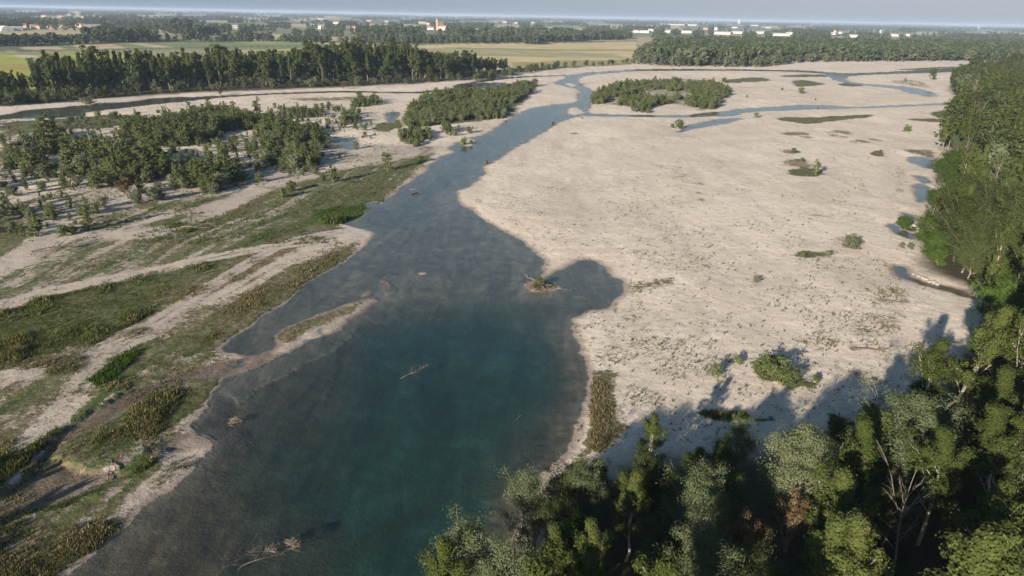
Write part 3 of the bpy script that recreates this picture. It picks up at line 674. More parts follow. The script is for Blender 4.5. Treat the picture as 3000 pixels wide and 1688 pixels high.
proto('near_bright', 'bright', 'grey', 3, kind='round', H=7, R=4.0, n=12000, leaf=.16, detail=1.3, rise=35, bare=.03, stems=4, spread=.25)
proto('near_brown', 'brown', 'grey', 2, kind='poplar', H=9, R=2.4, n=4500, leaf=.11, detail=1.4, rise=62, bare=.05, stems=4, spread=.12)
proto('bare_tree', 'brown', 'dead', 3, kind='poplar', H=15, R=4.0, n=0, leaf=.1, detail=1.6, rise=48, bare=.3, trunk_r=.14)
proto('mid_poplar', 'dark', 'grey', 5, kind='poplar', H=21, R=4.3, n=3600, leaf=.42, detail=1.0, rise=55, bare=.12)
proto('mid_green', 'poplar', 'grey', 4, kind='poplar', H=20, R=4.2, n=3600, leaf=.40, detail=1.0, rise=52, bare=.18)
proto('mid_round', 'dark', 'grey', 3, kind='round', H=16, R=5.2, n=3600, leaf=.42, detail=1.0, rise=42, bare=.08, stems=2, spread=.1)
proto('mid_willow', 'willow', 'grey', 3, kind='round', H=10, R=4.0, n=2600, leaf=.32, detail=.9, rise=42, bare=.04, stems=3, spread=.15)
proto('young_poplar', 'shrub', 'grey', 5, kind='cone', H=6.5, R=1.6, n=2600, leaf=.15, detail=1.0, rise=28, bare=.0, stems=3, spread=.14)
proto('green_shrub', 'shrub', 'grey', 4, kind='round', H=3.6, R=2.0, n=2200, leaf=.14, detail=.9, rise=24, bare=.0, stems=5, spread=.30)
proto('grey_shrub', 'greyshrub', 'grey', 4, kind='round', H=3.8, R=2.0, n=2300, leaf=.13, detail=.9, rise=26, bare=.0, stems=5, spread=.30)
proto('far_tree', 'far', 'grey', 5, kind='round', H=16, R=5.5, n=520, leaf=1.1, detail=.6, rise=42, bare=.05)
proto('far_silver', 'far2', 'grey', 3, kind='round', H=13, R=5.0, n=420, leaf=1.0, detail=.6, rise=42, bare=.02)

def place(key, name, X, Y, H, label, cat, group=None, parts=True, wide=1., rot=None, variant=None, r=random):
    L = PROTO[key]; cm, wm, h0 = L[variant % len(L) if variant is not None else r.randrange(len(L))]
    s = H / h0; zz = CUR_Z[0]
    if parts:
        e = bpy.data.objects.new(name, None); COL.objects.link(e); e.empty_display_size = .5
    else:
        e = bpy.data.objects.new(name, joined(cm, wm)); COL.objects.link(e)
    e.location = (X, Y, zz - .05); e.rotation_euler = (0, 0, r.uniform(0, 6.28) if rot is None else rot)
    e.scale = (s * wide, s * wide, s)
    e['label'] = label; e['category'] = cat
    if group: e['group'] = group
    if parts:
        if cm: link('crown', cm, e)
        link('trunk', wm, e)
    return e
_J = {}
def joined(cm, wm):
    k = (cm.name if cm else '', wm.name)
    if k in _J: return _J[k]
    V = []; Fc = []; mi = []; n = 0
    for j, m in enumerate((cm, wm)):
        if m is None: continue
        v = np.zeros(len(m.vertices) * 3, np.float32); m.vertices.foreach_get('co', v); f = np.zeros(len(m.loops), np.int32); m.loops.foreach_get('vertex_index', f)
        V.append(v.reshape(-1, 3)); Fc.append(f.reshape(-1, 4) + n); mi.append(np.full(len(m.polygons), j)); n += len(m.vertices)
    _J[k] = mesh_from(k[0] + '_whole', np.concatenate(V), np.concatenate(Fc), mats=[(cm or wm).materials[0], wm.materials[0]], midx=np.concatenate(mi))
    return _J[k]

def scatter_stuff(name, label, pts, keys):
    """one object of kind stuff: pts = (x, y, z, scale, widen, turn, which) instanced by a node tree"""
    pts = np.array(pts, np.float32); me = bpy.data.meshes.new(name); me.vertices.add(len(pts)); me.vertices.foreach_set('co', pts[:, :3].ravel())
    for k, nm in enumerate(('sc', 'wide', 'turn')):
        a = me.attributes.new(nm, 'FLOAT', 'POINT'); a.data.foreach_set('value', pts[:, 3 + k].copy())
    a = me.attributes.new('which', 'INT', 'POINT'); a.data.foreach_set('value', pts[:, 6].astype(np.int32))
    col = bpy.data.collections.new(name + '_plants')
    for k, (cm, wm, h) in enumerate(keys):
        ob = bpy.data.objects.new('%s_plant_%02d' % (name, k), joined(cm, wm)); col.objects.link(ob)
    g = bpy.data.node_groups.new(name + '_nodes', 'GeometryNodeTree')
    g.interface.new_socket('Geometry', in_out='INPUT', socket_type='NodeSocketGeometry'); g.interface.new_socket('Geometry', in_out='OUTPUT', socket_type='NodeSocketGeometry')
    gi = g.nodes.new('NodeGroupInput'); go = g.nodes.new('NodeGroupOutput')
    ci = g.nodes.new('GeometryNodeCollectionInfo'); ci.inputs[0].default_value = col; ci.inputs[1].default_value = True; ci.inputs[2].default_value = True
    ip = g.nodes.new('GeometryNodeInstanceOnPoints'); ip.inputs['Pick Instance'].default_value = True
    def na(nm, dt='FLOAT'):
        n = g.nodes.new('GeometryNodeInputNamedAttribute'); n.data_type = dt; n.inputs[0].default_value = nm; return n.outputs[0]
    rot = g.nodes.new('ShaderNodeCombineXYZ'); g.links.new(na('turn'), rot.inputs[2])
    sc = g.nodes.new('ShaderNodeCombineXYZ'); ww = g.nodes.new('ShaderNodeMath'); ww.operation = 'MULTIPLY'
    s_ = na('sc'); g.links.new(s_, ww.inputs[0]); g.links.new(na('wide'), ww.inputs[1])
    g.links.new(ww.outputs[0], sc.inputs[0]); g.links.new(ww.outputs[0], sc.inputs[1]); g.links.new(s_, sc.inputs[2])
    g.links.new(gi.outputs[0], ip.inputs['Points']); g.links.new(ci.outputs[0], ip.inputs['Instance']); g.links.new(na('which', 'INT'), ip.inputs['Instance Index'])
    g.links.new(rot.outputs[0], ip.inputs['Rotation']); g.links.new(sc.outputs[0], ip.inputs['Scale']); g.links.new(ip.outputs[0], go.inputs[0])
    o = link(name, me, kind='stuff', label=label); md = o.modifiers.new('plants', 'NODES'); md.node_group = g
    return o
CUR_Z = [0.]
ORD = ['nearest ', 'second ', 'third ', 'fourth ', 'fifth ', 'sixth ']
REFS = [(2775, 1060, 'the tall white-trunked poplar'), (1895, 1310, 'the lone bright poplar at the gravel edge'), (1310, 1620, 'the leaning young poplar over the water'), (1560, 1480, 'the rusty-leaved willow at the water'), (2010, 1480, 'the narrow silvery willow'),
        (2290, 1380, 'the broad silvery willow'), (2480, 1380, 'the large spreading poplar'), (2590, 1520, 'the bleached dead tree'), (2400, 1640, 'the forked white trunk at the bottom'), (2160, 1600, 'the dark gap in the wood'), (1700, 1620, 'the upswept pair of yellow-green poplars'),
        (2930, 1180, 'the dry reeds'), (2810, 600, 'the bleached tree behind the small pools'), (2880, 530, 'the far leafless tree'), (2835, 270, 'the leafless tree at the wood tip'), (2680, 560, 'the chain of small pools'), (2720, 760, 'the bright bushes above the round pool'), (2980, 1450, 'the right photo edge'), (2990, 250, 'the right edge level with the far stream'), (2990, 350, 'the right edge level with the blue channel'), (2990, 520, 'the right edge level with the debris patch'), (2880, 400, 'the curve of the wood by the bright bushes'), (2850, 640, 'the wood margin behind the reed pool'), (2990, 900, 'the right edge level with the round pool'), (1420, 1640, 'the lower water edge of the wood'), (1880, 1500, 'the middle of the bottom wood'), (2990, 700, 'the right photo edge midway up'), (2760, 400, 'the bright bush patch by the stream')]
def relabel(items, keep, qx, qy, size):
    grp = {}
    for i in sorted(keep, key=lambda k: -size[k]):
        it = items[i]; g = it.get('group') or ''
        if 'right bank wood' in g:
            base = it['label'].split(' in the right bank wood')[0]
            d = [math.hypot(qx[i] - r[0], qy[i] - r[1]) for r in REFS]; k = int(np.argmin(d)); dx, dy = qx[i] - REFS[k][0], qy[i] - REFS[k][1]
            rel = ('right of' if dx > 0 else 'left of') if abs(dx) > abs(dy) else ('below' if dy > 0 else 'above')
            grp.setdefault((base, rel, REFS[k][2]), []).append((d[k], i))
        elif g.startswith('belt along'):
            sec = int(np.clip(qx[i] / 160, 0, 9)); w = ['first', 'second', 'third', 'fourth', 'fifth', 'sixth', 'seventh', 'eighth', 'ninth', 'last'][sec]
            row = 'front' if PX(it['X'], it['Y'])[1] > np.interp(qx[i], [0, 330, 850, 1300, 1500], [296, 277, 249, 230, 212]) else 'rear'
            base = it['label'].split(' in the ')[0].split(' at the foot')[0]
            it['label'] = '%s, %s row, %s tenth of the left tree belt' % (base, row, w); it['group'] = g + ', %s row, %s tenth' % (row, w)
    rest = {}
    for i in keep:
        it = items[i]; g = it.get('group')
        if g and 'right bank wood' not in g and not g.startswith('belt along'): rest.setdefault((g, it['label']), []).append(i)
    for (g, lab), L in rest.items():
        if len(L) < 6: continue
        xs = np.array([qx[i] for i in L]); ys = np.array([PX(items[i]['X'], items[i]['Y'])[1] for i in L]); nx = 3 if len(L) < 60 else 8
        xr = np.argsort(np.argsort(xs)) * nx // len(L); long_ = xs.max() - xs.min() > 500
        for c in range(nx):
            m = [k for k in range(len(L)) if xr[k] == c]; med = np.median(ys[m])
            for k in m:
                col_ = ('left', 'middle', 'right')[c] if nx == 3 else ('first', 'second', 'third', 'fourth', 'fifth', 'sixth', 'seventh', 'last')[c] + ' eighth'
                row_ = 'front' if ys[k] > med else 'back'
                items[L[k]]['label'] = lab.replace(', right background', '').replace(' on the far bank', '') + ', ' + col_ + ' ' + row_; items[L[k]]['group'] = g + ', ' + col_ + ' ' + row_
    for (base, rel, ref), L in grp.items():
        L.sort()
        for n, (dd, i) in enumerate(L):
            if len(L) == 1: items[i]['label'] = '%s just %s %s' % (base, rel, ref); items[i]['group'] = None
            elif n < 6: items[i]['label'] = '%s%s %s %s' % (ORD[n], base, rel, ref)
            else: items[i]['label'] = 'farther %s %s %s' % (base, rel, ref)
            if len(L) > 1: items[i]['group'] = '%ss %s %s' % (base, rel, ref)
def terrain_at(X, Y): return CUR_Z[0]
def place_many(items, cap=285):
    X = np.array([i['X'] for i in items]); Y = np.array([i['Y'] for i in items]); zs = terrain(X, Y)
    H = np.array([i['H'] for i in items]); d = np.hypot(X, Y); qx, qy = PX(X, Y, H * .6); q2x, q2y = PX(X, Y, H * .95)
    wpx = H * .3 / d * FPX
    seen = (qx > -wpx) & (qx < 3000 + wpx) & (q2y < 1680) & (Y > 5)
    size = H / d * seen; keep = set(); byname = {}
    for i in np.argsort(-size):
        it = items[i]
        if not seen[i]: continue
        n = byname.get(it['name'], 0)
        if n < cap or it.get('group') is None: byname[it['name']] = n + 1; keep.add(int(i))
    relabel(items, keep, qx, q2y, size)
    left = {}
    for i, it in enumerate(items):
        if i in keep: CUR_Z[0] = float(zs[i]); place(**it)
        else:
            where = 'wood' if it['key'].startswith(('near', 'bare')) or it['label'].find('right bank wood') > 0 else ('belt' if it['key'].startswith('mid') else ('forest' if it['key'].startswith('far') else 'scrub'))
            left.setdefault(where, []).append((i, it))
    names = {'wood': ('wood_beyond_the_frame', 'rest of the right bank wood, too dense to tell tree from tree'), 'belt': ('tree_belt_rest', 'rear rows of the tree belt along the left channel'), 'forest': ('forest_rest', 'rear of the wide wood beyond the river'), 'scrub': ('scrub_rest', 'small scrub filling the island thickets')}
    for w, L in left.items():
        keys = sorted({it['key'] for _, it in L}); flat = []; start = {}
        for k in keys: start[k] = len(flat); flat += PROTO[k]
        pts = []
        for i, it in L:
            v = random.randrange(len(PROTO[it['key']])); h0 = PROTO[it['key']][v][2]
            pts.append((X[i], Y[i], zs[i] - .05, it['H'] / h0, it.get('wide', 1.), random.uniform(0, 6.28), start[it['key']] + v))
        scatter_stuff(names[w][0], names[w][1], pts, flat)
def scatter(poly_px, spacing, seed, wpoly=None, margin=0., maxn=100000, jitter=True, tries=1.6):
    """dart throwing inside a ground outline"""
    r = np.random.default_rng(seed); P = wpoly if wpoly is not None else world_poly(poly_px, 1)
    lo, hi = P.min(0), P.max(0)
    nx = int((hi[0] - lo[0]) / spacing) + 1; ny = int((hi[1] - lo[1]) / (spacing * .87)) + 1
    gx, gy = np.meshgrid(np.arange(nx), np.arange(ny))
    X = lo[0] + (gx + .5 * (gy % 2)) * spacing + r.uniform(-.42, .42, gx.shape) * spacing
    Y = lo[1] + gy * spacing * .87 + r.uniform(-.42, .42, gx.shape) * spacing
    X = X.ravel(); Y = Y.ravel(); m = sdist(P, X, Y, 30) > margin
    return X[m], Y[m]


GR_NEAR = 'trees of the wood along the right bank'
items = []
def add(key, name, x, y, H, label, cat='tree', group=None, px=True, **k):
    X, Y = G(x, y) if px else (x, y)
    items.append(dict(key=key, name=name, X=float(X), Y=float(Y), H=H, label=label, cat=cat, group=group, **k))
# -- single trees of the right-hand wood that one can tell apart: (kind, base px, top px, label)
SOLO = [
 ('near_poplar', 'poplar_tree', 2775, 1265, 885, 'tall poplar with white forked trunk standing in front of the shaded gravel'),
 ('near_poplar', 'poplar_tree', 2660, 1330, 985, 'green poplar with bare dead top just left of the tall white-trunked poplar'),
 ('near_poplar', 'poplar_tree', 1895, 1420, 1218, 'small bright green poplar alone at the gravel edge above the dark shrubs'),
 ('near_poplar', 'poplar_tree', 1310, 1880, 1530, 'leaning young poplar with pale trunk over the water, leftmost tree at the bottom'),
 ('near_willow', 'willow_tree', 1390, 1850, 1545, 'silvery willow beside the leaning young poplar at the water edge'),
 ('near_willow', 'willow_tree', 2010, 1660, 1390, 'narrow silvery willow lit on its left side in the middle of the bottom wood'),
 ('near_willow', 'willow_tree', 2290, 1560, 1265, 'broad silvery willow crown left of the big green poplars'),
 ('near_willow', 'willow_tree', 2150, 1400, 1250, 'silvery willow at the edge of the shaded gravel behind the wood'),
 ('near_willow', 'willow_tree', 1560, 1640, 1395, 'pale willow with rusty lower leaves standing right at the water edge'),
 ('near_poplar', 'poplar_tree', 2480, 1640, 1230, 'large green poplar with spreading crown right of the broad silvery willow'),
 ('near_poplar', 'poplar_tree', 2680, 1620, 1240, 'green poplar with twin crowns near the right bottom of the wood'),
 ('near_poplar', 'poplar_tree', 2420, 1800, 1390, 'green poplar with thin pale stem in front of the large spreading poplar'),
 ('near_poplar', 'poplar_tree', 2345, 1960, 1510, 'green poplar with white trunk at the bottom edge, left of its forked neighbour'),
 ('near_poplar', 'poplar_tree', 2445, 1990, 1520, 'forked white-trunked poplar at the bottom edge of the picture'),
 ('near_poplar', 'poplar_tree', 2760, 1800, 1390, 'dense green poplar behind the bleached dead tree'),
 ('bare_tree', 'dead_tree', 2590, 1730, 1385, 'bleached dead tree with bare branches among the green poplars'),
 ('bare_tree', 'dead_tree', 2810, 668, 552, 'bleached leafless tree rising from the wood behind the small pools'),
 ('bare_tree', 'dead_tree', 2880, 620, 455, 'pale leafless tree rising from the far part of the right bank wood'),
 ('bare_tree', 'dead_tree', 2835, 335, 215, 'grey leafless tree at the front of the wood tip by the narrow stream'),
 ('near_brown', 'willow_tree', 2295, 1640, 1450, 'half dead rusty brown willow below the broad silvery willow'),
 ('near_brown', 'willow_tree', 2150, 1740, 1500, 'thin brownish willow in the dark gap of the bottom wood'),
 ('near_poplar', 'poplar_tree', 2960, 1290, 990, 'bright green poplar at the right edge above the dry reeds'),
 ('near_willow', 'willow_tree', 2030, 1880, 1570, 'silvery willow top at the bottom edge, right of the dark gap'),
 ('near_willow', 'willow_tree', 1500, 1900, 1600, 'pale olive willow at the bottom edge between two dark crowns'),
 ('near_poplar', 'poplar_tree', 1640, 1830, 1530, 'yellow-green poplar with upswept branches at the bottom edge, left of centre wood'),
 ('near_poplar', 'poplar_tree', 1730, 1790, 1500, 'yellow-green poplar with a broad top beside its upswept neighbour'),
 ('near_willow', 'willow_tree', 2800, 480, 395, 'grey-leaved round willow in the far right bank wood'),
]
solo_xy = []
for k, nm, x, yb, yt, lab in SOLO:
    h = min(26, hgt(x, yb, yt)); X, Y = G(x, yb); solo_xy.append((float(X), float(Y)))
    add(k, nm, x, yb, h, lab, parts=True, variant=len(solo_xy), rot=len(solo_xy) * 1.7)
solo_xy = np.array(solo_xy)
# -- the wood itself
def near_ok(X, Y, d, P=solo_xy): return np.min(np.hypot(P[:, 0] - X, P[:, 1] - Y)) > d
WOODP = world_poly([(1290, 2250), (1440, 1850), (1525, 1700), (1570, 1570), (1625, 1480), (1700, 1420), (1790, 1395), (1850, 1360), (1930, 1345), (2060, 1370), (2200, 1345), (2330, 1310), (2450, 1290), (2560, 1255), (2640, 1240), (2730, 1215), (2800, 1160), (2870, 1060),
     (2905, 960), (2890, 905), (2850, 878), (2770, 850), (2700, 826), (2690, 790), (2695, 700), (2715, 640), (2745, 560), (2750, 480), (2765, 420), (2800, 370), (2800, 325), (2850, 305), (2800, 280), (2785, 262), (2815, 242), (2870, 226), (3250, 215)], 1)
WOODP = np.vstack([WOODP, [(760, 760), (330, 300), (190, 90), (120, 10), (20, 22)]])
X, Y = scatter(None, 4.5, 11, WOODP)
r_ = np.random.default_rng(5); cnt = 0
order = np.argsort(np.hypot(X, Y))
TALL = [tuple(p) for p in solo_xy]
CANX, CANY = zip(*[(1150, 1760), (1230, 1570), (1300, 1550), (1480, 1520), (1530, 1420), (1600, 1380), (1660, 1350), (1760, 1355), (1850, 1385), (1890, 1310), (1960, 1300), (2100, 1270), (2200, 1285), (2340, 1275), (2400, 1255), (2440, 1205), (2560, 1185), (2620, 1130), (2660, 1020), (2720, 960), (2840, 960), (2870, 860)])
for i in order:
    x, y = X[i], Y[i]; d = math.hypot(x, y); qx, qy = PX(x, y, 8.)
    if qx > 3350 or qx < 1000 or qy > 2100: continue
    if d > 120 and r_.random() < min(.66, .25 + (d - 120) / 300): continue
    if d > 120 and vnoise(np.array([x / 9.]), np.array([y / 14.]), 31)[0] < .22 and y < 520: continue
    if not near_ok(x, y, 3.0): continue
    u = r_.random(); edge = float(sdist(WOODP, np.array([x]), np.array([y]), 30)[0])
    wn = float(vnoise(np.array([x / 18.]), np.array([y / 18.]), 8)[0])
    if d < 135:
        if edge < 4: key, H = random.choice([('near_dark', 5.5), ('near_willow', 6.5), ('near_dark', 7.)])
        elif u < .30 + .4 * (wn - .5): key, H = 'near_poplar', r_.uniform(13, 20)
        elif u < .42: key, H = 'near_willow', r_.uniform(8, 13)
        elif u < .93: key, H = 'near_dark', r_.uniform(4.5, 10)
        elif u < .97: key, H = 'near_brown', r_.uniform(6, 9)
        else: key, H = 'near_brown', r_.uniform(6, 9)
        if y < 66 and key != 'bare_tree':
            if all(math.hypot(x - a, y - b) > 4.9 for a, b in TALL) and u < .9:
                key = 'near_willow' if (u < .26 or (qx < 1750 and u < .45)) else 'near_poplar'; H = r_.uniform(12, 16) if key == 'near_willow' else r_.uniform(14, 21); TALL.append((x, y))
            else: key = 'near_dark'; H = r_.uniform(5, 9)
    else:
        if edge < 5 and d < 330: key, H = random.choice([('near_bright', 5.), ('near_bright', 6.5), ('near_dark', 7), ('near_poplar', 10)])
        elif u < .45: key, H = ('near_poplar' if d < 220 else 'mid_green'), r_.uniform(13, 20)
        elif u < .82: key, H = ('near_dark' if d < 200 else 'mid_round'), r_.uniform(10, 17)
        elif u < .90: key, H = ('near_willow' if d < 240 else 'mid_willow'), r_.uniform(9, 14)
        elif u < .97: key, H = 'near_bright', r_.uniform(6, 10)
        else: key, H = ('bare_tree' if u > .985 else 'near_dark'), r_.uniform(11, 16)
    H *= r_.uniform(.9, 1.1)
    if d > 120: H *= .62 + .72 * float(vnoise(np.array([x / 15.]), np.array([y / 19.]), 32)[0])
    bx_, by_ = PX(x, y)
    if d < 150:      # tree tops stay under the canopy outline seen from the air
        lim = np.interp(bx_, CANX, CANY) + r_.uniform(0, 45)
        if PX(x, y, H * 1.0)[1] < lim and bx_ < 2860: H = hgt(bx_, by_, lim) if by_ > lim + 12 else 0
        if H < 2.2: continue
        if H < 7 and key == 'near_poplar': key = 'near_dark'
    zone = 'at the bottom of the photo' if d < 100 else ('along the right edge' if d < 330 else 'by the distant stream bend')
    nm, lab, grp = {'near_poplar': ('poplar_tree', 'green upswept poplar in the right bank wood ', 'poplars of the right bank wood '),
      'mid_green': ('poplar_tree', 'green upswept poplar in the right bank wood ', 'poplars of the right bank wood '),
      'near_willow': ('willow_tree', 'silver-green willow in the right bank wood ', 'willows of the right bank wood '),
      'mid_willow': ('willow_tree', 'silver-green willow in the right bank wood ', 'willows of the right bank wood '),
      'near_dark': ('broadleaf_tree', 'dark green broadleaf tree in the right bank wood ', 'dark trees of the right bank wood '),
      'mid_round': ('broadleaf_tree', 'dark green broadleaf tree in the right bank wood ', 'dark trees of the right bank wood '),
      'near_bright': ('leafy_bush', 'bright green leafy bush in the right bank wood ', 'bright bushes of the right bank wood '),
      'near_brown': ('withered_bush', 'thin rusty brown bush in the right bank wood ', 'rusty bushes of the right bank wood '),
      'bare_tree': ('dead_tree', 'pale leafless tree in the right bank wood ', 'leafless trees of the right bank wood ')}[key]
    if key == 'near_dark' and H < 8.5: nm, lab, grp = 'dark_bush', 'dark green undergrowth bush in the right bank wood ', 'undergrowth bushes of the right bank wood '
    add(key, nm, x, y, H, lab + zone, 'bush' if 'bush' in nm else 'tree', grp + zone, px=False, wide=r_.uniform(.95, 1.25), parts=d < 340)
# -- belt of trees on the left bank
BELT = world_poly([(-500, 330), (0, 303), (85, 305), (100, 285), (125, 293), (330, 277), (600, 262), (850, 252), (1100, 240), (1300, 236), (1420, 222), (1500, 211), (1470, 207), (1300, 218), (1100, 220), (850, 232), (600, 240), (330, 252), (130, 262), (110, 275), (80, 268), (0, 270), (-500, 290)], 1)
X, Y = scatter(None, 7.2, 21, BELT)
o = np.argsort(-(PX(X, Y)[1]))
for j, i in enumerate(o):
    qx = PX(X[i], Y[i])[0]
    if qx < -140 or qx > 1600: continue
    u = r_.random(); e = float(sdist(BELT, X[i:i+1], Y[i:i+1], 30)[0])
    ht = np.interp(qx, [-200, 90, 130, 700, 1000, 1250, 1380, 1500], [15, 12, 19, 20, 22, 22, 15, 9])
    if u < .55: key, nm, lab = 'mid_poplar', 'dark_poplar', 'dark green poplar in the tree belt along the left channel'
    elif u < .75: key, nm, lab = 'mid_green', 'poplar_tree', 'lighter green poplar in the tree belt along the left channel'
    elif u < .94: key, nm, lab = 'mid_round', 'broadleaf_tree', 'round dark broadleaf tree in the belt along the left channel'
    else: key, nm, lab = 'mid_willow', 'willow_tree', 'silver-green willow at the foot of the belt along the left channel'; ht *= .6
    if e < 2.5 and r_.random() < .45: ht *= .5
    g = 'belt along the left channel: ' + {'mid_poplar': 'dark poplars', 'mid_green': 'lighter poplars', 'mid_round': 'broadleaf trees', 'mid_willow': 'willows'}[key]
    ht *= .72 + .55 * float(vnoise(np.array([X[i] / 22.]), np.array([Y[i] / 22.]), 17)[0])
    add(key, nm, X[i], Y[i], ht * r_.uniform(.85, 1.15), lab, 'tree', g, px=False, wide=r_.uniform(.9, 1.2), parts=True)
# low bushes at its foot and on to the right
fr_line = smooth_line([(0, 318), (130, 306), (330, 290), (600, 272), (850, 262), (1000, 257), (1200, 249), (1400, 236), (1480, 226), (1560, 214), (1660, 203), (1760, 196), (1850, 192)])
for a, b in fr_line:
    for _ in range(3):
        x = a + r_.normal(0, 14); y = b - r_.uniform(0, 7)
        if a > 1650 and r_.random() < .5: continue
        add('mid_willow' if r_.random() < .4 else 'mid_round', 'bank_bush', x, y, r_.uniform(3, 6.5), 'low grey-green bush on the far bank at the foot of the tree belt', 'bush', 'bushes on the bank under the tree belt', parts=False, wide=1.3)
# -- wood across the river on the right
def fw_lab(k): return {'far_tree': ('forest_tree', 'dark green tree in the wood beyond the river, right background', 'green trees of the wood beyond the river'), 'far_silver': ('forest_willow', 'grey-green willow in the wood beyond the river, right background', 'willows of the wood beyond the river')}[k]
FW = world_poly([(1862, 168), (1850, 190), (1960, 197), (2080, 199), (2240, 200), (2300, 190), (2400, 184), (2600, 182), (3000, 179), (3500, 178), (3500, 150), (3000, 144), (2500, 142), (2000, 135), (1890, 145)], 1)
X, Y = scatter(None, 11.5, 31, FW); q = PX(X, Y)[1] + r_.uniform(-.5, .5, X.shape); o = np.argsort(-q)
FWREST = []
cnt = {'far_tree': 0, 'far_silver': 0}
for i in o:
    qx, qy = PX(X[i], Y[i])
    if qx > 3080: continue
    front = float(sdist(FW, X[i:i+1], Y[i:i+1], 30)[0])
    key = 'far_silver' if (r_.random() < (.5 if front < 22 and qx < 2400 else .12)) else 'far_tree'
    H = (r_.uniform(8, 12) if front < 18 and qx < 2500 else r_.uniform(15, 21))
    if cnt[key] < 280:
        cnt[key] += 1; nm, lab, g = fw_lab(key)
        add(key, nm, X[i], Y[i], H, lab, 'tree', g, px=False, wide=r_.uniform(1., 1.3), parts=False)
    else: FWREST.append((X[i], Y[i], H, key))

# -- shrubs of the gravel islands
SH = [
 ('C1', Z([(-150, 700), (60, 700), (130, 600), (230, 600), (430, 700), (480, 800), (620, 780), (900, 740), (850, 870), (620, 920), (450, 950), (440, 1050), (300, 1080), (100, 1080), (-150, 1000)], 0, 230), 'in the leftmost thicket', .5, 5.4),
 ('C2', Z([(500, 640), (650, 560), (900, 540), (1000, 640), (1280, 640), (1700, 620), (1820, 680), (1780, 790), (1650, 870), (1540, 910), (1400, 920), (1100, 960), (950, 950), (900, 850), (800, 780), (600, 780), (500, 740)], 0, 230), 'in the big front thicket', .5, 5.6),
 ('C3', Z([(850, 500), (1000, 380), (1150, 330), (1500, 310), (1560, 270), (1800, 300), (2050, 280), (2100, 350), (1950, 400), (1700, 410), (1560, 480), (1450, 560), (1150, 600), (950, 560)], 0, 230), 'in the left rear thicket', .55, 5.2),
 ('C4', Z([(1900, 520), (1980, 400), (2120, 370), (2500, 390), (2540, 470), (2380, 520), (2480, 600), (2480, 660), (2300, 710), (2160, 700), (2130, 640), (2000, 690), (1920, 700), (1950, 640), (2100, 560)], 0, 230), 'in the right-hand thicket by the small ponds', .5, 5.0),
 ('C5', Z([(1570, 540), (1720, 480), (1720, 560), (1950, 530), (2100, 540), (1900, 600), (1700, 610)], 0, 230), 'in the thin scrub left of the small ponds', .6, 4.2),
 ('C6', Z([(-100, 600), (60, 560), (200, 510), (300, 470), (480, 430), (500, 510), (820, 450), (800, 510), (700, 550), (480, 580), (330, 590), (150, 570), (-100, 640)], 0, 230), 'in the low scrub beside the dull green flat', .35, 4.2),
 ('C8', Z([(2080, 290), (2200, 270), (2420, 250), (2480, 290), (2300, 320), (2250, 400), (2120, 330)], 0, 230), 'at the back of the left island', .6, 3.6),
 ('C9', Z([(0, 360), (80, 370), (180, 380), (320, 340), (280, 300), (100, 320), (60, 400), (200, 430), (100, 470), (0, 500)], 1000, 180), 'beside the two small ponds', .6, 3.8),
 ('M1', [(1180, 365), (1200, 330), (1245, 292), (1330, 274), (1450, 264), (1555, 247), (1575, 258), (1540, 285), (1495, 315), (1480, 345), (1475, 358), (1440, 360), (1380, 352), (1300, 366), (1200, 380)], 'on the middle island', .2, 4.5),
 ('M2', Z([(440, 560), (560, 540), (700, 560), (720, 640), (640, 665), (520, 665), (450, 610)], 1000, 180), 'in the small clump below the middle island', .4, 3.8),
 ('M3', Z([(750, 530), (800, 515), (880, 535), (870, 570), (780, 575)], 1000, 180), 'on the gravel spit below the middle island', .5, 3.6),
 ('R1', Z([(1880, 330), (1900, 260), (2050, 200), (2300, 170), (2560, 165), (2576, 220), (2480, 240), (2440, 215), (2280, 230), (2200, 260), (2050, 280), (1960, 330)], 1000, 180), 'at the back of the right-hand island', .3, 4.2),
 ('R2', Z([(2090, 300), (2300, 260), (2460, 300), (2470, 335), (2320, 360), (2330, 395), (2200, 400), (2080, 350)], 1000, 180), 'at the front of the right-hand island', .3, 4.0),
 ('R3', Z([(0, 200), (60, 170), (230, 190), (370, 230), (330, 280), (260, 300), (240, 370), (60, 370), (0, 320), (60, 300), (90, 260), (0, 230)], 2000, 180), 'at the right end of the right-hand island', .3, 4.4),
 ('R4', Z([(2480, 270), (2576, 265), (2576, 300), (2490, 300)], 1000, 180), 'in the small gap of the right-hand island', .3, 3.6),
]
ccount = {}
for si, (nm0, P, where, tall, hh) in enumerate(SH):
    Wp = world_poly(P, 1)
    X, Y = scatter(None, 3.2 if nm0[0] == 'C' else 3.3, 41 + si, Wp)
    gaps = fbm(X, Y, 16, 71, 2)
    for i in range(len(X)):
        if nm0[0] == 'C' and gaps[i] < .42: continue
        if nm0[0] in 'RM' and gaps[i] < .33: continue
        u = r_.random(); hv = hh * (.35 + 1.2 * gaps[i]) * r_.uniform(.7, 1.25)
        if u < tall: key, nm, desc, g, H = 'young_poplar', 'young_poplar', 'pointed dark green young poplar ', 'young poplars ', hv * 1.12
        elif u < tall + (1 - tall) * .5: key, nm, desc, g, H = 'grey_shrub', 'willow_shrub', 'rounded grey-green willow shrub ', 'grey willow shrubs ', hv * .72
        else: key, nm, desc, g, H = 'green_shrub', 'green_shrub', 'rounded mid green shrub ', 'green shrubs ', hv * .7
        kk = g + where; ccount[kk] = ccount.get(kk, 0) + 1
        add(key, nm, X[i], Y[i], H, desc + where, 'shrub' if 'shrub' in nm else 'tree', kk, px=False, wide=r_.uniform(1.0, 1.5), parts=False)
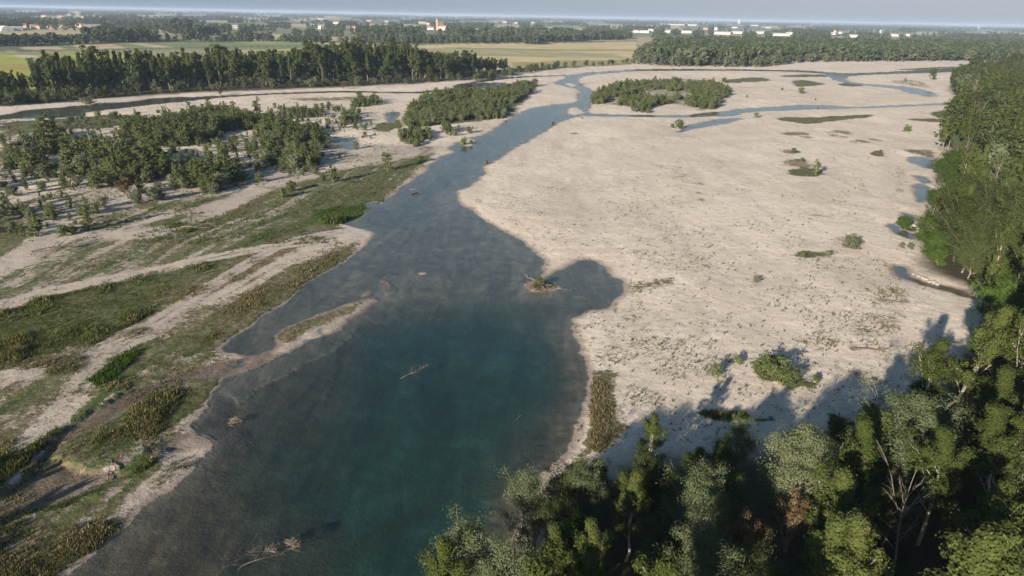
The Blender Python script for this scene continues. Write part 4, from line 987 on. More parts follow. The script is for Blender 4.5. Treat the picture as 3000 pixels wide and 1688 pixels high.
# small shrubs thinly spread between the thickets
LI = world_poly([(-60, 360), (150, 350), (500, 330), (900, 300), (1080, 330), (1100, 400), (1000, 500), (820, 590), (560, 640), (300, 690), (120, 740), (-60, 760)], 1)
X, Y = scatter(None, 5.5, 77, LI); gp = fbm(X, Y, 20, 88, 3)
for i in range(len(X)):
    if gp[i] < .47 or water_sd(X[i:i+1], Y[i:i+1])[0] < 1.5: continue
    u = r_.random(); key, nm, desc = ('young_poplar', 'sapling', 'small pointed sapling ') if u < .4 else (('grey_shrub', 'small_grey_shrub', 'small grey-green shrub ') if u < .7 else ('green_shrub', 'small_green_shrub', 'small green shrub '))
    add(key, nm, X[i], Y[i], r_.uniform(1.0, 3.2), desc + 'scattered between the left island thickets', 'shrub', desc + 'between the left thickets', px=False, wide=r_.uniform(.9, 1.4), parts=False)
# single shrubs one can point at: kind, x, base y, top y, label
SING = [
 ('young_poplar', 150, 452, 340, 'large dark leafy tree standing alone at the far left of the island'),
 ('young_poplar', 613, 332, 290, 'lone pointed young poplar at the back of the left island'),
 ('young_poplar', 757, 338, 285, 'taller lone young poplar against the pale far gravel'),
 ('grey_shrub', 265, 308, 283, 'round grey willow bush on the narrow gravel strip by the far left channel'),
 ('young_poplar', 105, 700, 635, 'broad dark green bush by the bare gravel, left of two small poplars'),
 ('young_poplar', 262, 680, 612, 'dark green pointed bush at the front edge of the left island'),
 ('young_poplar', 207, 652, 630, 'low green bush just left of the dark pointed bush'),
 ('young_poplar', 207, 615, 575, 'small upright green poplar sapling in the gravel gap'),
 ('young_poplar', 255, 622, 582, 'slim yellow-green sapling beside the round grey bush'),
 ('grey_shrub', 305, 616, 580, 'round grey bush standing alone in the shaded gravel gap'),
 ('young_poplar', 160, 650, 600, 'yellow-green sapling in front of the leftmost thicket'),
 ('grey_shrub', 400, 603, 560, 'pale grey willow bush at the foot of the dry brown bush'),
 ('grey_shrub', 760, 540, 508, 'round grey shrub alone below the right part of the thicket'),
 ('green_shrub', 715, 528, 500, 'small green shrub alone right of the thicket'),
 ('green_shrub', 852, 566, 536, 'low spiky green shrub on the bare gravel strip'),
 ('young_poplar', 975, 538, 486, 'tall green shrub by the bend of the gravel track'),
 ('green_shrub', 945, 535, 515, 'low green shrub at the left side of the tall shrub by the track'),
 ('young_poplar', 1136, 502, 450, 'dense dark green shrub alone left of the blue channel'),
 ('green_shrub', 1233, 476, 456, 'small dark shrub between the dense shrub and the channel'),
 ('green_shrub', 1375, 392, 372, 'low green shrub on the gravel spit beside the channel'),
 ('grey_shrub', 1383, 380, 372, 'tiny grey shrub above the gravel spit'),
 ('green_shrub', 1360, 425, 404, 'round leafy bush on its own islet in the blue channel'),
 ('green_shrub', 1380, 424, 410, 'lower bush on the right half of the islet'),
 ('green_shrub', 1425, 482, 468, 'small dark bush at the tip of the bank in the water'),
 ('grey_shrub', 1620, 365, 355, 'small grey bush at the right bank of the blue channel'),
 ('green_shrub', 1705, 349, 344, 'tiny bush on the rim of the right gravel'),
 ('green_shrub', 1990, 378, 350, 'spiky green shrub by the left end of the narrow pond'),
 ('grey_shrub', 1970, 376, 362, 'brownish low shrub beside the spiky green shrub'),
 ('grey_shrub', 2215, 347, 330, 'brownish shrub on the gravel above the narrow pond'),
 ('green_shrub', 2122, 243, 228, 'low dark shrub at the left end of the green flat'),
 ('green_shrub', 2347, 277, 258, 'dark green shrub in the middle of the pale far gravel'),
 ('grey_shrub', 2388, 296, 289, 'small dark round shrub on the bright far gravel'),
 ('grey_shrub', 2187, 288, 280, 'tiny dark shrub left of the bright far gravel'),
 ('grey_shrub', 2290, 267, 258, 'tiny dark shrub above the rounded gravel mound'),
 ('green_shrub', 2395, 322, 314, 'tiny green shrub in the shallow stream'),
 ('mid_round', 2730, 236, 203, 'large round dark bush by the distant stream on the right'),
 ('green_shrub', 2652, 241, 231, 'small green shrub left of the large round bush'),
 ('green_shrub', 2655, 388, 367, 'loose green shrub on the bright gravel near the right wood'),
 ('green_shrub', 2325, 452, 436, 'small bright shrub on the upper brown debris patch'),
 ('young_poplar', 2388, 515, 470, 'dense green shrub on the large brown debris patch'),
 ('green_shrub', 2350, 478, 465, 'green shrub above the large brown debris patch'),
 ('reed_clump', 2482, 502, 478, ''),
 ('green_shrub', 2350, 760, 746, 'small bright green shrub on the middle of the right gravel'),
 ('grey_shrub', 2425, 757, 738, 'grey-green shrub right of the small bright green one'),
 ('grey_shrub', 2490, 735, 690, 'straggly shrub on the debris mound near the right pools'),
 ('near_bright', 2650, 672, 636, 'bright green reed bush on the bank of the small right pool'),
 ('grey_shrub', 2640, 730, 712, 'thin grey shrub near the small right pool'),
 ('grey_shrub', 2665, 735, 715, 'second thin grey shrub, closer to the right wood'),
 ('grey_shrub', 2215, 832, 812, 'thin grey-green plant standing alone on the open right gravel'),
 ('green_shrub', 2240, 1095, 1040, 'broad green bush on the near brown mound'),
 ('green_shrub', 2285, 1120, 1060, 'largest green bush on the near brown mound'),
 ('green_shrub', 2320, 1138, 1090, 'green bush at the lower right of the near brown mound'),
 ('grey_shrub', 2100, 1110, 1070, 'grey shrub at the shadow edge left of the brown mound'),
 ('green_shrub', 2160, 1070, 1045, 'yellowish low shrub between the grey shrub and the mound'),
 ('green_shrub', 2390, 1125, 1105, 'small dark green bush in the shadow right of the mound'),
 ('grey_shrub', 90, 470, 395, 'pale grey willow at the far left of the island'),
 ('green_shrub', 340, 350, 330, 'low bush on the dull green flat by the left channel'),
 ('young_poplar', 500, 395, 355, 'upright green shrub in front of the far gravel on the left island'),
]
for k, x, yb, yt, lab in SING:
    if k == 'reed_clump': continue
    w = 1.0
    h = max(.6, hgt(x, yb, yt))
    w = {'large dark leafy': 1.6, 'broad dark green': 1.7, 'round grey willow bush on': 2.2, 'broad green bush': 1.6, 'largest green bush': 1.5, 'dense dark green': 1.5, 'low green bush': 2.0, 'dark green pointed': 1.3, 'tall green shrub': 1.3}.get(next((p for p in ('large dark leafy', 'broad dark green', 'round grey willow bush on', 'broad green bush', 'largest green bush', 'dense dark green', 'low green bush', 'dark green pointed', 'tall green shrub') if lab.startswith(p)), ''), 1.15)
    add(k, 'leafy_bush' if k == 'near_bright' else ('young_poplar' if k == 'young_poplar' and 'poplar' in lab or 'sapling' in lab else 'lone_shrub'), x, yb, h, lab, 'bush', None, parts=True, wide=w)
add('near_brown', 'withered_bush', 372, 582, hgt(372, 582, 520), 'dry rusty brown bush in the middle of the left thicket', 'bush', None, parts=True, wide=1.9)
add('near_brown', 'withered_bush', 408, 560, hgt(408, 560, 520), 'smaller dry brown bush behind the rusty one in the thicket', 'bush', None, parts=True, wide=1.6)
add('near_brown', 'withered_bush', 646, 280, hgt(646, 280, 253), 'pale dead bush on the far bank in front of the tree belt', 'bush', None, parts=True, wide=1.6)
add('near_brown', 'withered_bush', 1005, 263, hgt(1005, 263, 240), 'pale dead bush at the foot of the tree belt, right of centre', 'bush', None, parts=True, wide=1.9)
place_many(items)


SHADE_TREES = [(r_.uniform(-95, -66), r_.uniform(8, 46), r_.uniform(7, 11)) for _ in range(34)]  # unseen trees, added so their shadow darkens the near left corner
_k = PROTO['near_poplar'] + PROTO['near_dark']; _z = terrain(np.array([p[0] for p in SHADE_TREES]), np.array([p[1] for p in SHADE_TREES]))
scatter_stuff('left_shade_trees', 'unseen trees added to shade the near left bank', [(x, y, max(z, .2), h / (20 if q % 2 else 13), 1.2, q * 1.3, (q % 5) if q % 2 else 5 + q % 3) for q, ((x, y, h), z) in enumerate(zip(SHADE_TREES, _z))], _k)
# rest of the wood beyond the river, and the trees of the plain
def tree_pts(XY, keys, Hs, wide=(1.05, 1.4)):
    flat = []; start = {}
    for k in keys: start[k] = len(flat); flat += PROTO[k]
    z = terrain(np.array([p[0] for p in XY]), np.array([p[1] for p in XY])); pts = []
    for (x, y, H, k), zz in zip(XY, z):
        v = random.randrange(len(PROTO[k])); pts.append((x, y, zz - .1, H / PROTO[k][v][2], random.uniform(*wide), random.uniform(0, 6.28), start[k] + v))
    return pts, flat
if FWREST: scatter_stuff('forest', 'rear of the wide wood beyond the river, crown against crown', *tree_pts(FWREST, ('far_tree', 'far_silver'), None))
LINES = [  # rows of trees on the plain: x0, y0, x1, y1, depth px, tree height, silver share, step m, words
 (-60, 139, 78, 137, 5, 15, .1, 8, 'in the dark copse at the far left beyond the flood bank'),
 (82, 135, 158, 133, 3, 15, .6, 9, 'in the greyish copse left of the tall far copse'), (165, 133, 255, 131, 3, 14, .2, 9, 'in the dark copse left of the tall far copse'),
 (258, 128, 430, 126, 9, 21, .15, 10, 'in the tall thick copse beyond the left fields'), (436, 124, 455, 124, 2, 20, .2, 9, 'in the pair right of the tall copse'), (466, 123, 492, 123, 2, 13, .8, 9, 'in the pale willow group beyond the left fields'),
 (512, 125, 545, 125, 2, 10, .0, 9, 'in the low round clump beyond the left fields'), (552, 123, 600, 123, 3, 24, .1, 9, 'in the tall dark clump beyond the left fields'), (515, 106, 550, 106, 4, 30, .1, 10, 'in the tallest lone clump on the left plain'),
 (603, 126, 640, 126, 2, 8, .1, 8, 'in the low hedge by the tall dark clump'), (645, 124, 662, 123, 2, 10, .2, 9, 'in the small row right of the low hedge'), (675, 123, 690, 123, 2, 15, .4, 8, 'in the small row right of the low hedge'), (700, 123, 728, 123, 2, 17, 0., 9, 'in the spaced dark row in the middle of the left plain'),
 (738, 123, 790, 123, 3, 15, .9, 9, 'in the pale spaced row in the middle of the plain'), (795, 124, 820, 124, 2, 9, .8, 9, 'in the pale spaced row in the middle of the plain'), (832, 126, 965, 127, 5, 13, .4, 9, 'in the mixed copse left of the church wood'),
 (1000, 128, 1035, 128, 2, 11, .5, 9, 'in the low trees at the foot of the church wood'), (1045, 128, 1120, 129, 4, 15, .7, 9, 'in the pale willows at the foot of the church wood'), (1125, 128, 1210, 129, 4, 16, .8, 9, 'in the pale willows at the foot of the church wood'), (1210, 129, 1430, 130, 6, 14, .5, 10, 'in the bushy row below the church'),
 (1050, 112, 1228, 114, 9, 22, .05, 12, 'in the dark wood left of the church'), (1312, 108, 1378, 109, 6, 21, .05, 11, 'in the dark round wood right of the church'), (1400, 120, 1700, 121, 13, 22, .3, 12, 'in the large far wood right of the church'), (1540, 131, 1575, 132, 3, 17, 0., 7, 'in the bright clump standing out before the large far wood'),
 (1430, 129, 1540, 128, 4, 13, .5, 9, 'at the front of the large far wood'), (1575, 127, 1700, 124, 4, 17, .5, 10, 'at the front of the large far wood'), (1700, 119, 1800, 118, 7, 20, .3, 12, 'in the right half of the large far wood'), (1800, 116, 1960, 118, 6, 15, .3, 12, 'in the trees joining the two far woods'),
 (900, 108, 1000, 110, 5, 15, .5, 12, 'in the open trees before the village on the plain'), (960, 90, 1050, 92, 6, 17, .1, 14, 'behind the dark wood left of the church'),
 (2330, 113, 2385, 113, 6, 24, .05, 13, 'in the tall far clump beside the white sheds'), (2395, 113, 2422, 113, 5, 22, .05, 13, 'in the tall far clump beside the white sheds'), (2480, 120, 2520, 120, 3, 14, .05, 12, 'behind the wood beyond the river'),
 (2030, 108, 2100, 108, 4, 15, .2, 13, 'among the white sheds'), (2640, 98, 2680, 99, 4, 26, .05, 14, 'in the far clump right of the sheds'), (2760, 122, 3060, 124, 8, 20, .1, 14, 'in the far row at the right edge'),
 (2180, 105, 2330, 106, 3, 9, .2, 13, 'among the white sheds'), (2420, 108, 2640, 110, 4, 10, .3, 14, 'in the scattered trees right of the sheds')]
BUILD = []   # filled below: keeps sight lines open
HOUSES = [  # x, base y, width px, kind, roof, words
 (1281, 89, 6, 'tower', '', ''), 
 (18, 92, 26, 'dome_shed', 'white', 'white domed shed at the far left edge'), (50, 91, 22, 'shed', 'grey', 'grey-roofed barn right of the white domed shed'),
 (72, 82, 9, 'house', 'red', 'small red-roofed house above the barn, leftmost'), (98, 84, 10, 'house', 'white', 'white house in the left village, second from the barn'), (112, 86, 8, 'house', 'red', 'red-roofed house at the right of the left village'),
 (182, 81, 11, 'house', 'white', 'white house with pale roof alone right of the left village'), (232, 80, 12, 'house', 'cream', 'cream farmhouse among trees left of the tall pylon'), (146, 86, 8, 'house', 'red', 'small farmhouse between the two left white houses'),
 (128, 51, 9, 'house', 'cream', 'pale house left end of the far hamlet'), (176, 52, 9, 'house', 'red', 'pale house with red roof in the far hamlet'), (202, 46, 5, 'house', 'white', 'white house on the rise of the far hamlet'), (246, 54, 7, 'house', 'cream', 'cream house right of the hamlet bell tower'), (275, 53, 6, 'house', 'red', 'small house at the right end of the far hamlet'),
 (296, 54, 7, 'house', 'cream', 'lone cream house right of the far hamlet'), (228, 48, 4, 'tower2', '', 'slim grey bell tower of the far hamlet'),
 (690, 84, 24, 'shed', 'cream', 'pale long farm building in the middle of the left plain'), (938, 86, 8, 'house', 'white', 'white house with steep gable alone left of the church'), (985, 70, 18, 'house', 'red', 'red-roofed house row under the tall mast'), (940, 58, 12, 'shed', 'white', 'small white building left of the tall mast'),
 (1040, 86, 14, 'house', 'red', 'large cream house with red roof at the edge of the dark wood'), (1021, 85, 8, 'house', 'cream', 'small pale house beside the large cream house'),
 (1236, 69, 18, 'shed', 'white', 'long white building left of the church spire'), (1080, 63, 14, 'house', 'red', 'red-roofed house on the skyline left of the church'), (1133, 65, 10, 'house', 'white', 'white skyline house nearer the church'), (1254, 72, 8, 'house', 'cream', 'cream house touching the left of the church'),
 (1262, 88, 18, 'house', 'white', 'white house at the foot of the church'), (1302, 88, 15, 'house', 'red', 'tall cream house with red roof right of the church'), (1293, 80, 9, 'house', 'red', 'red-roofed house just behind the church'), (1478, 67, 9, 'shed', 'white', 'tiny white farm on the plain right of the church'), (1512, 69, 7, 'house', 'cream', 'tiny cream farm right of the white one'),
 (1398, 96, 6, 'house', 'white', 'small white house peeping out of the wood right of the church'),
 (1985, 74, 40, 'shed', 'white', 'long white shed on the skyline left of the silo'), (2030, 75, 26, 'shed', 'white', 'white shed adjoining the long skyline shed'), (2165, 69, 5, 'silo', 'white', 'tall white silo tower on the right skyline'), (2210, 76, 18, 'shed', 'white', 'white roofed shed right of the silo'),
 (2067, 87, 12, 'house', 'orange', 'orange-tinted house among the sheds'), (2097, 89, 9, 'silo', 'white', 'round white tanks left of the sheds'), (2152, 83, 14, 'shed', 'grey', 'grey low shed in the middle of the sheds'), (2250, 83, 12, 'shed', 'grey', 'grey low shed right of the middle one'),
 (1890, 97, 26, 'shed', 'white', 'white shed at the left end of the industrial row'), (1862, 96, 18, 'shed', 'grey', 'grey roof at the left end of the industrial row'), (1905, 92, 14, 'shed', 'cream', 'cream shed behind the left industrial sheds'), (1955, 96, 16, 'shed', 'white', 'white shed between the two industrial groups'), (2010, 97, 30, 'shed', 'white', 'white shed left of the longest shed'),
 (2118, 101, 44, 'shed', 'white', 'longest white shed with a flat roof front'), (2160, 99, 26, 'shed', 'white', 'white shed right behind the longest shed'), (2225, 99, 26, 'shed', 'white', 'white shed in the middle of the front row'), (2285, 105, 42, 'shed', 'white', 'white shed lying lower than the others'), (2312, 102, 16, 'shed', 'cream', 'cream shed at the right end of the front row'),
 (2440, 102, 14, 'shed', 'white', 'white shed right of the tall far clump'), (2462, 99, 8, 'house', 'white', 'white house behind the right shed'), (2500, 110, 20, 'shed', 'white', 'white building alone behind the wide wood'), (2578, 97, 5, 'silo', 'white', 'single round white tank on the right plain'), (2620, 107, 20, 'shed', 'cream', 'pale shed row at the far right'), (2660, 106, 8, 'house', 'cream', 'pale house right of the far right sheds'),
 (2446, 94, 6, 'house', 'red', 'tiny red-roofed house over the right shed'), (1560, 44 + 24, 7, 'house', 'white', 'tiny white house on the skyline above the large far wood'), (2866, 80, 3, 'silo', 'white', 'tiny white tower on the right skyline'), (30, 28, 14, 'shed', 'white', 'white works on the skyline at the far left'),
]
hp = np.array([(h[0], h[1], h[2]) for h in HOUSES], float)
def blocks(qx, qy): return bool(np.any((np.abs(qx - hp[:, 0]) < hp[:, 2] * .5 + 3) & (qy > hp[:, 1] - 2) & (qy < hp[:, 1] + 2 + (qy - 40) * .32)))
plain_items = []; REST = []
lines_things = 0
for (x0, y0, x1, y1, dp, hh, sv, st, words) in LINES:
    A = np.array(G(x0, y0)); B = np.array(G(x1, y1)); L = np.hypot(*(B - A)); C_ = np.array(G((x0 + x1) / 2, (y0 + y1) / 2 - dp)); depth = np.hypot(*(C_ - (A + B) / 2))
    rows = max(1, int(depth / (st * 1.6)) + 1); rows = min(rows, 9)
    for rr in range(rows):
        for k in range(int(L / st) + 1):
            t = (k + r_.uniform(-.3, .3)) / max(1, int(L / st)); P = A + (B - A) * t + (C_ - (A + B) / 2) * ((rr + r_.uniform(0, .6)) / max(1, rows))
            q = PX(P[0], P[1])
            if blocks(q[0], q[1]) and hh < 19: continue
            H = hh * r_.uniform(.7, 1.08); key = 'far_silver' if r_.random() < sv else 'far_tree'
            if rr == 0: plain_items.append((P[0], P[1], H, key, words))
            else: REST.append((P[0], P[1], H, key))
plain_items.sort(key=lambda p: -p[2] / p[1])
kc = {}
pz = terrain(np.array([p[0] for p in plain_items]), np.array([p[1] for p in plain_items]))
for (x, y, H, key, words), zz in zip(plain_items, pz):
    kc[key] = kc.get(key, 0) + 1; q = PX(x, y)
    if kc[key] > 260 or not (-10 < q[0] < 3010): REST.append((x, y, H, key)); continue
    CUR_Z[0] = zz
    place(key, 'plain_willow' if key == 'far_silver' else 'plain_tree', x, y, H, ('grey-green willow ' if key == 'far_silver' else 'dark green tree ') + words, 'tree', ('willows ' if key == 'far_silver' else 'trees ') + words, parts=False, wide=random.uniform(1., 1.35))
# hedgerows and copses out to the horizon
BIGF = np.array([(0, 163), (300, 150), (640, 139), (1000, 131), (1400, 131), (1860, 123), (1900, 200), (1500, 215), (-100, 330)], float)
k = 0
while k < 480:
    v = r_.random(); y0 = 47 + 74 * v ** 1.35; x0 = r_.uniform(-500, 3400); y0 += (x0 - 1500) * .0193 * 1.0
    dy = (y0 - 47 - (x0 - 1500) * .0193)
    if dy < 3.2: continue
    k += 1
    Lp = r_.uniform(20, 150) ; A = np.array(G(x0, y0)); dist = np.hypot(*A)
    ang = .35 + (math.pi / 2 if r_.random() < .45 else 0) + r_.normal(0, .04); L = Lp / FPX * dist * (1 if abs(math.cos(ang)) > .5 else 1.5)
    st = max(11, dist / 260); n = int(min(60, L / st)); wd = r_.choice([0, 0, 1, 2, 3]) * st * (1 + dist / 5000)
    for j in range(n):
        for w in range(1 + int(wd / st)):
            P = A + np.array([math.cos(ang), math.sin(ang)]) * j * st + r_.normal(0, st * .35, 2) + np.array([-math.sin(ang), math.cos(ang)]) * w * st
            q = PX(P[0], P[1])
            if P[1] < 1050 or blocks(q[0], q[1]): continue
            if q[1] > 118 + (q[0] - 1500) * .004: continue
            REST.append((P[0], P[1], r_.uniform(8, 16) * (1 + dist / 14000), 'far_silver' if r_.random() < .2 else 'far_tree'))
# solid tree cover near the horizon
for _ in range(9000):
    dy = 2.2 + 13 * r_.random() ** 1.2; x0 = r_.uniform(-400, 3400); y0 = 47 + (x0 - 1500) * .0193 + dy
    P = G(x0, y0); dist = math.hypot(*P)
    if fbm(np.array([P[0]]), np.array([P[1]]), 1400, 61, 2)[0] < .38: continue
    if blocks(x0, y0): continue
    REST.append((P[0], P[1], r_.uniform(11, 18) * (1 + dist / 30000), 'far_tree'))
scatter_stuff('plain_woods', 'countless far trees, hedges and copses of the plain out to the horizon', *tree_pts(REST, ('far_tree', 'far_silver'), None, (1.2, 1.8)))

# ------------------------------------------------------------------ buildings of the plain
MW = {'white': plain_material('white_walls', (.52, .50, .47), (.44, .42, .40), .1), 'cream': plain_material('cream_walls', (.60, .50, .38), (.52, .43, .33), .1),
      'red': plain_material('red_tiles', (.34, .12, .07), (.26, .10, .06), .4), 'grey': plain_material('grey_sheet', (.38, .39, .40), (.30, .31, .32), .1), 'orange': plain_material('orange_walls', (.55, .26, .13), (.48, .24, .12), .2),
      'glass': plain_material('dark_windows', (.03, .035, .04), (.05, .05, .05), .5, .2), 'brick': plain_material('church_brick', (.44, .27, .19), (.36, .22, .16), .3), 'steel': plain_material('galvanised_steel', (.40, .41, .42), (.32, .33, .34), .5)}
def box(x0, x1, y0, y1, z0, z1):
    V = np.array([(x, y, z) for z in (z0, z1) for (x, y) in ((x0, y0), (x1, y0), (x1, y1), (x0, y1))], float)
    return V, np.array([(0, 3, 2, 1), (4, 5, 6, 7), (0, 1, 5, 4), (1, 2, 6, 5), (2, 3, 7, 6), (3, 0, 4, 7)])
def boxes(L):
    a = Acc()
    for b in L: a.add(*box(*b))
    return a.get()
def gable(w, d, z0, rise, over=.5):
    x, y = w / 2 + over, d / 2 + over
    V = [(-x, -y, z0), (x, -y, z0), (x, y, z0), (-x, y, z0), (-x, 0, z0 + rise), (x, 0, z0 + rise), (-x, -y, z0 + .3), (x, -y, z0 + .3), (x, y, z0 + .3), (-x, y, z0 + .3)]
    return np.array(V, float), np.array([(0, 3, 2, 1), (6, 7, 5, 4), (8, 9, 4, 5), (0, 1, 7, 6), (2, 3, 9, 8), (0, 6, 4, 4), (0, 4, 9, 3), (1, 2, 8, 7), (7, 8, 5, 5), (6, 9, 4, 4)][:5] + [(0, 6, 9, 3), (1, 2, 8, 7), (6, 4, 9, 9), (7, 8, 5, 5)])
def part(nm, VF, mat, par): return link(nm, mesh_from(nm, VF[0], VF[1], mat), par)
def cyl(r0, r1, z0, z1, n=12, cx=0, cy=0):
    th = np.arange(n) / n * 2 * math.pi
    V = np.concatenate([np.stack([cx + r * np.cos(th), cy + r * np.sin(th), np.full(n, z)], 1) for r, z in ((r0, z0), (r1, z1))] + [np.array([(cx, cy, z1)])])
    return V, np.array([(i, (i + 1) % n, n + (i + 1) % n, n + i) for i in range(n)] + [(n + i, n + (i + 1) % n, 2 * n, 2 * n) for i in range(n)])
for (x, yb, wp, kind, rf, lab) in HOUSES:
    X, Y = (float(v) for v in G(x, yb)); dist = math.hypot(X, Y); W = wp / FPX * dist
    CUR_Z[0] = float(terrain(np.array([X]), np.array([Y]))[0])
    e = bpy.data.objects.new({'house': 'house', 'shed': 'warehouse', 'dome_shed': 'domed_shed', 'silo': 'silo', 'tower': 'church', 'tower2': 'bell_tower'}[kind], None); COL.objects.link(e)
    e.location = (X, Y, CUR_Z[0] - .3); e.rotation_euler = (0, 0, math.atan2(-X, Y) + random.uniform(-.35, .35)); e['label'] = lab; e['category'] = {'house': 'house', 'shed': 'warehouse', 'dome_shed': 'shed', 'silo': 'silo', 'tower': 'church', 'tower2': 'bell tower'}[kind]
    wall = MW['cream' if rf in ('cream', 'red') else ('orange' if rf == 'orange' else 'white')]
    if kind == 'house':
        w = max(9, min(W, 30)); d = 10; h = 7.0 if yb > 60 else 9
        part('wall', box(-w / 2, w / 2, -d / 2, d / 2, 0, h), wall, e); part('roof', gable(w, d, h + .01, 3.2), MW['red' if rf in ('red', 'cream', 'orange') else 'cream' if rf == 'white' and W < 10 else 'red'], e)
        for zz in (1.4, 4.4):
            for t in np.linspace(-.36, .36, max(2, int(w / 4))): part('window', box(w * t - .55, w * t + .55, -d / 2 - .06, -d / 2 + .1, zz, zz + 1.4), MW['glass'], e)
    elif kind == 'shed':
        w = W; d = min(60, W * .7); h = 6.5
        part('wall', box(-w / 2, w / 2, -d / 2, d / 2, 0, h), MW['white'], e); part('roof', gable(w, d, h + .01, 3., .6), MW[rf if rf != 'white' else 'white'], e)
        part('window', boxes([(w * t - w * .035, w * t + w * .035, -d / 2 - .08, -d / 2 + .1, 5.4, 6.6) for t in np.linspace(-.42, .42, 8)]), MW['glass'], e)
        for t in (-.25, .2): part('door', box(w * t - 2.2, w * t + 2.2, -d / 2 - .1, -d / 2 + .1, 0.02, 4.3), MW['grey'], e)
    elif kind == 'dome_shed':
        n = 14; th = np.linspace(0, math.pi, n); r = W / 2; hz = 11.
        V = np.concatenate([np.stack([r * np.cos(th), np.full(n, yy), hz * np.sin(th)], 1) for yy in (-14., 14.)] + [np.array([(0, -14., 0), (0, 14., 0)])])
        part('roof', (V, np.array([(i, i + 1, n + i + 1, n + i) for i in range(n - 1)] + [(i + 1, i, 2 * n, 2 * n) for i in range(n - 1)] + [(n + i, n + i + 1, 2 * n + 1, 2 * n + 1) for i in range(n - 1)])), MW['white'], e)
        part('door', box(-3, 3, -14.2, -14.02, 0, 5), MW['grey'], e)
    elif kind == 'silo':
        r = max(2.5, W / 2); h = hgt(x, yb, yb - (11 if lab.startswith('tall') else 8)); part('tank', cyl(r, r, 0, h), MW['white'], e); part('cap', cyl(r * 1.05, r * .2, h + .02, h + r * .4), MW['grey'], e); part('ladder', box(r * .4, r * .4 + .5, -r - .2, -r * .8, 0, h), MW['steel'], e)
    else:
        big = kind == 'tower'
        h = hgt(x, yb, 53 if big else 31); w = 7.0 if big else 6; hs = h * .70
        e['label'] = 'church with tall brick bell tower and pointed spire in the distant village' if big else lab
        part('tower', box(-w / 2, w / 2, -w / 2, w / 2, 0, hs), MW['brick' if big else 'cream'], e); part('cornice', box(-w / 2 - .6, w / 2 + .6, -w / 2 - .6, w / 2 + .6, hs + .01, hs + 1.0), MW['white'], e)
        part('belfry', cyl(w * .52, w * .5, hs + 1.02, hs + h * .09, 8), MW['brick' if big else 'cream'], e); part('spire', cyl(w * .5, .15, hs + h * .09 + .01, h, 8), MW['brick'], e)
        for zz in (.35, .55): part('window', box(-1.0, 1.0, -w / 2 - .08, -w / 2 + .1, hs * zz, hs * zz + 3.), MW['glass'], e)
        part('belfry_opening', boxes([(-1.4, 1.4, -w / 2 - .1, w / 2 + .1, hs * .84, hs * .84 + 5), (-w / 2 - .1, w / 2 + .1, -1.4, 1.4, hs * .84 + .1, hs * .84 + 4.9)]), MW['glass'], e)
        if big:
            nv = boxes([(5, 31, -8, 8, 0, 12), (31, 37, -5, 5, 0, 9)]); part('nave', nv, MW['cream'], e)
            V, F_ = gable(26, 16, 12.01, 5); V = V + np.array([18, 0, 0]); part('roof', (V, F_), MW['red'], e)
# pylons and masts
def lattice(h, w):
    a = Acc()
    for sx in (-1, 1):
        for sy in (-1, 1): a.add(*tube([(sx * w, sy * w, 0), (sx * w * .15, sy * w * .15, h)], [.22, .14], 4))
    n = 9
    for k in range(n):
        z0, z1 = h * k / n, h * (k + 1) / n; w0, w1 = w * (1 - .85 * k / n), w * (1 - .85 * (k + 1) / n)
        for sy in (-1, 1): a.add(*tube([(-w0, sy * w0, z0), (w1, sy * w1, z1)], [.1, .1], 3)); a.add(*tube([(sy * w0, w0, z0), (sy * w1, -w1, z1)], [.1, .1], 3))
    return a.get()
for (x, yb, yt, arms, lab) in [(377, 63, 41, 3, 'tall lattice pylon with crossarms on the left plain'), (908, 78, 57, 3, 'lattice pylon with crossarms left of the church'), (986, 56, 28, 0, 'tall thin mast left of the church spire'), (948, 48, 33, 0, 'thin far mast left of the tall thin mast'), (665, 46, 31, 0, 'faint mast on the left skyline'), (2122, 69, 58, 0, 'short mast left of the white silo on the skyline'), (680, 62, 50, 2, 'small far pylon in the middle of the left plain')]:
    X, Y = (float(v) for v in G(x, yb)); h = hgt(x, yb, yt)
    e = bpy.data.objects.new('pylon' if arms else 'mast', None); COL.objects.link(e); e.location = (X, Y, .3); e.rotation_euler = (0, 0, math.atan2(-X, Y)); e['label'] = lab; e['category'] = 'pylon' if arms else 'mast'
    part('lattice', lattice(h, 3.0 if arms else 1.4), MW['steel'], e)
    for k in range(arms): part('crossarm', tube([(-5 + k, 0, h * (.72 + .12 * k)), (0, 0, h * (.74 + .12 * k)), (5 - k, 0, h * (.72 + .12 * k))], [.15, .4, .15], 4), MW['steel'], e)
    if not arms: part('antenna', boxes([(-.8, .8, -.8, .8, h * .93, h)]), MW['white'], e)


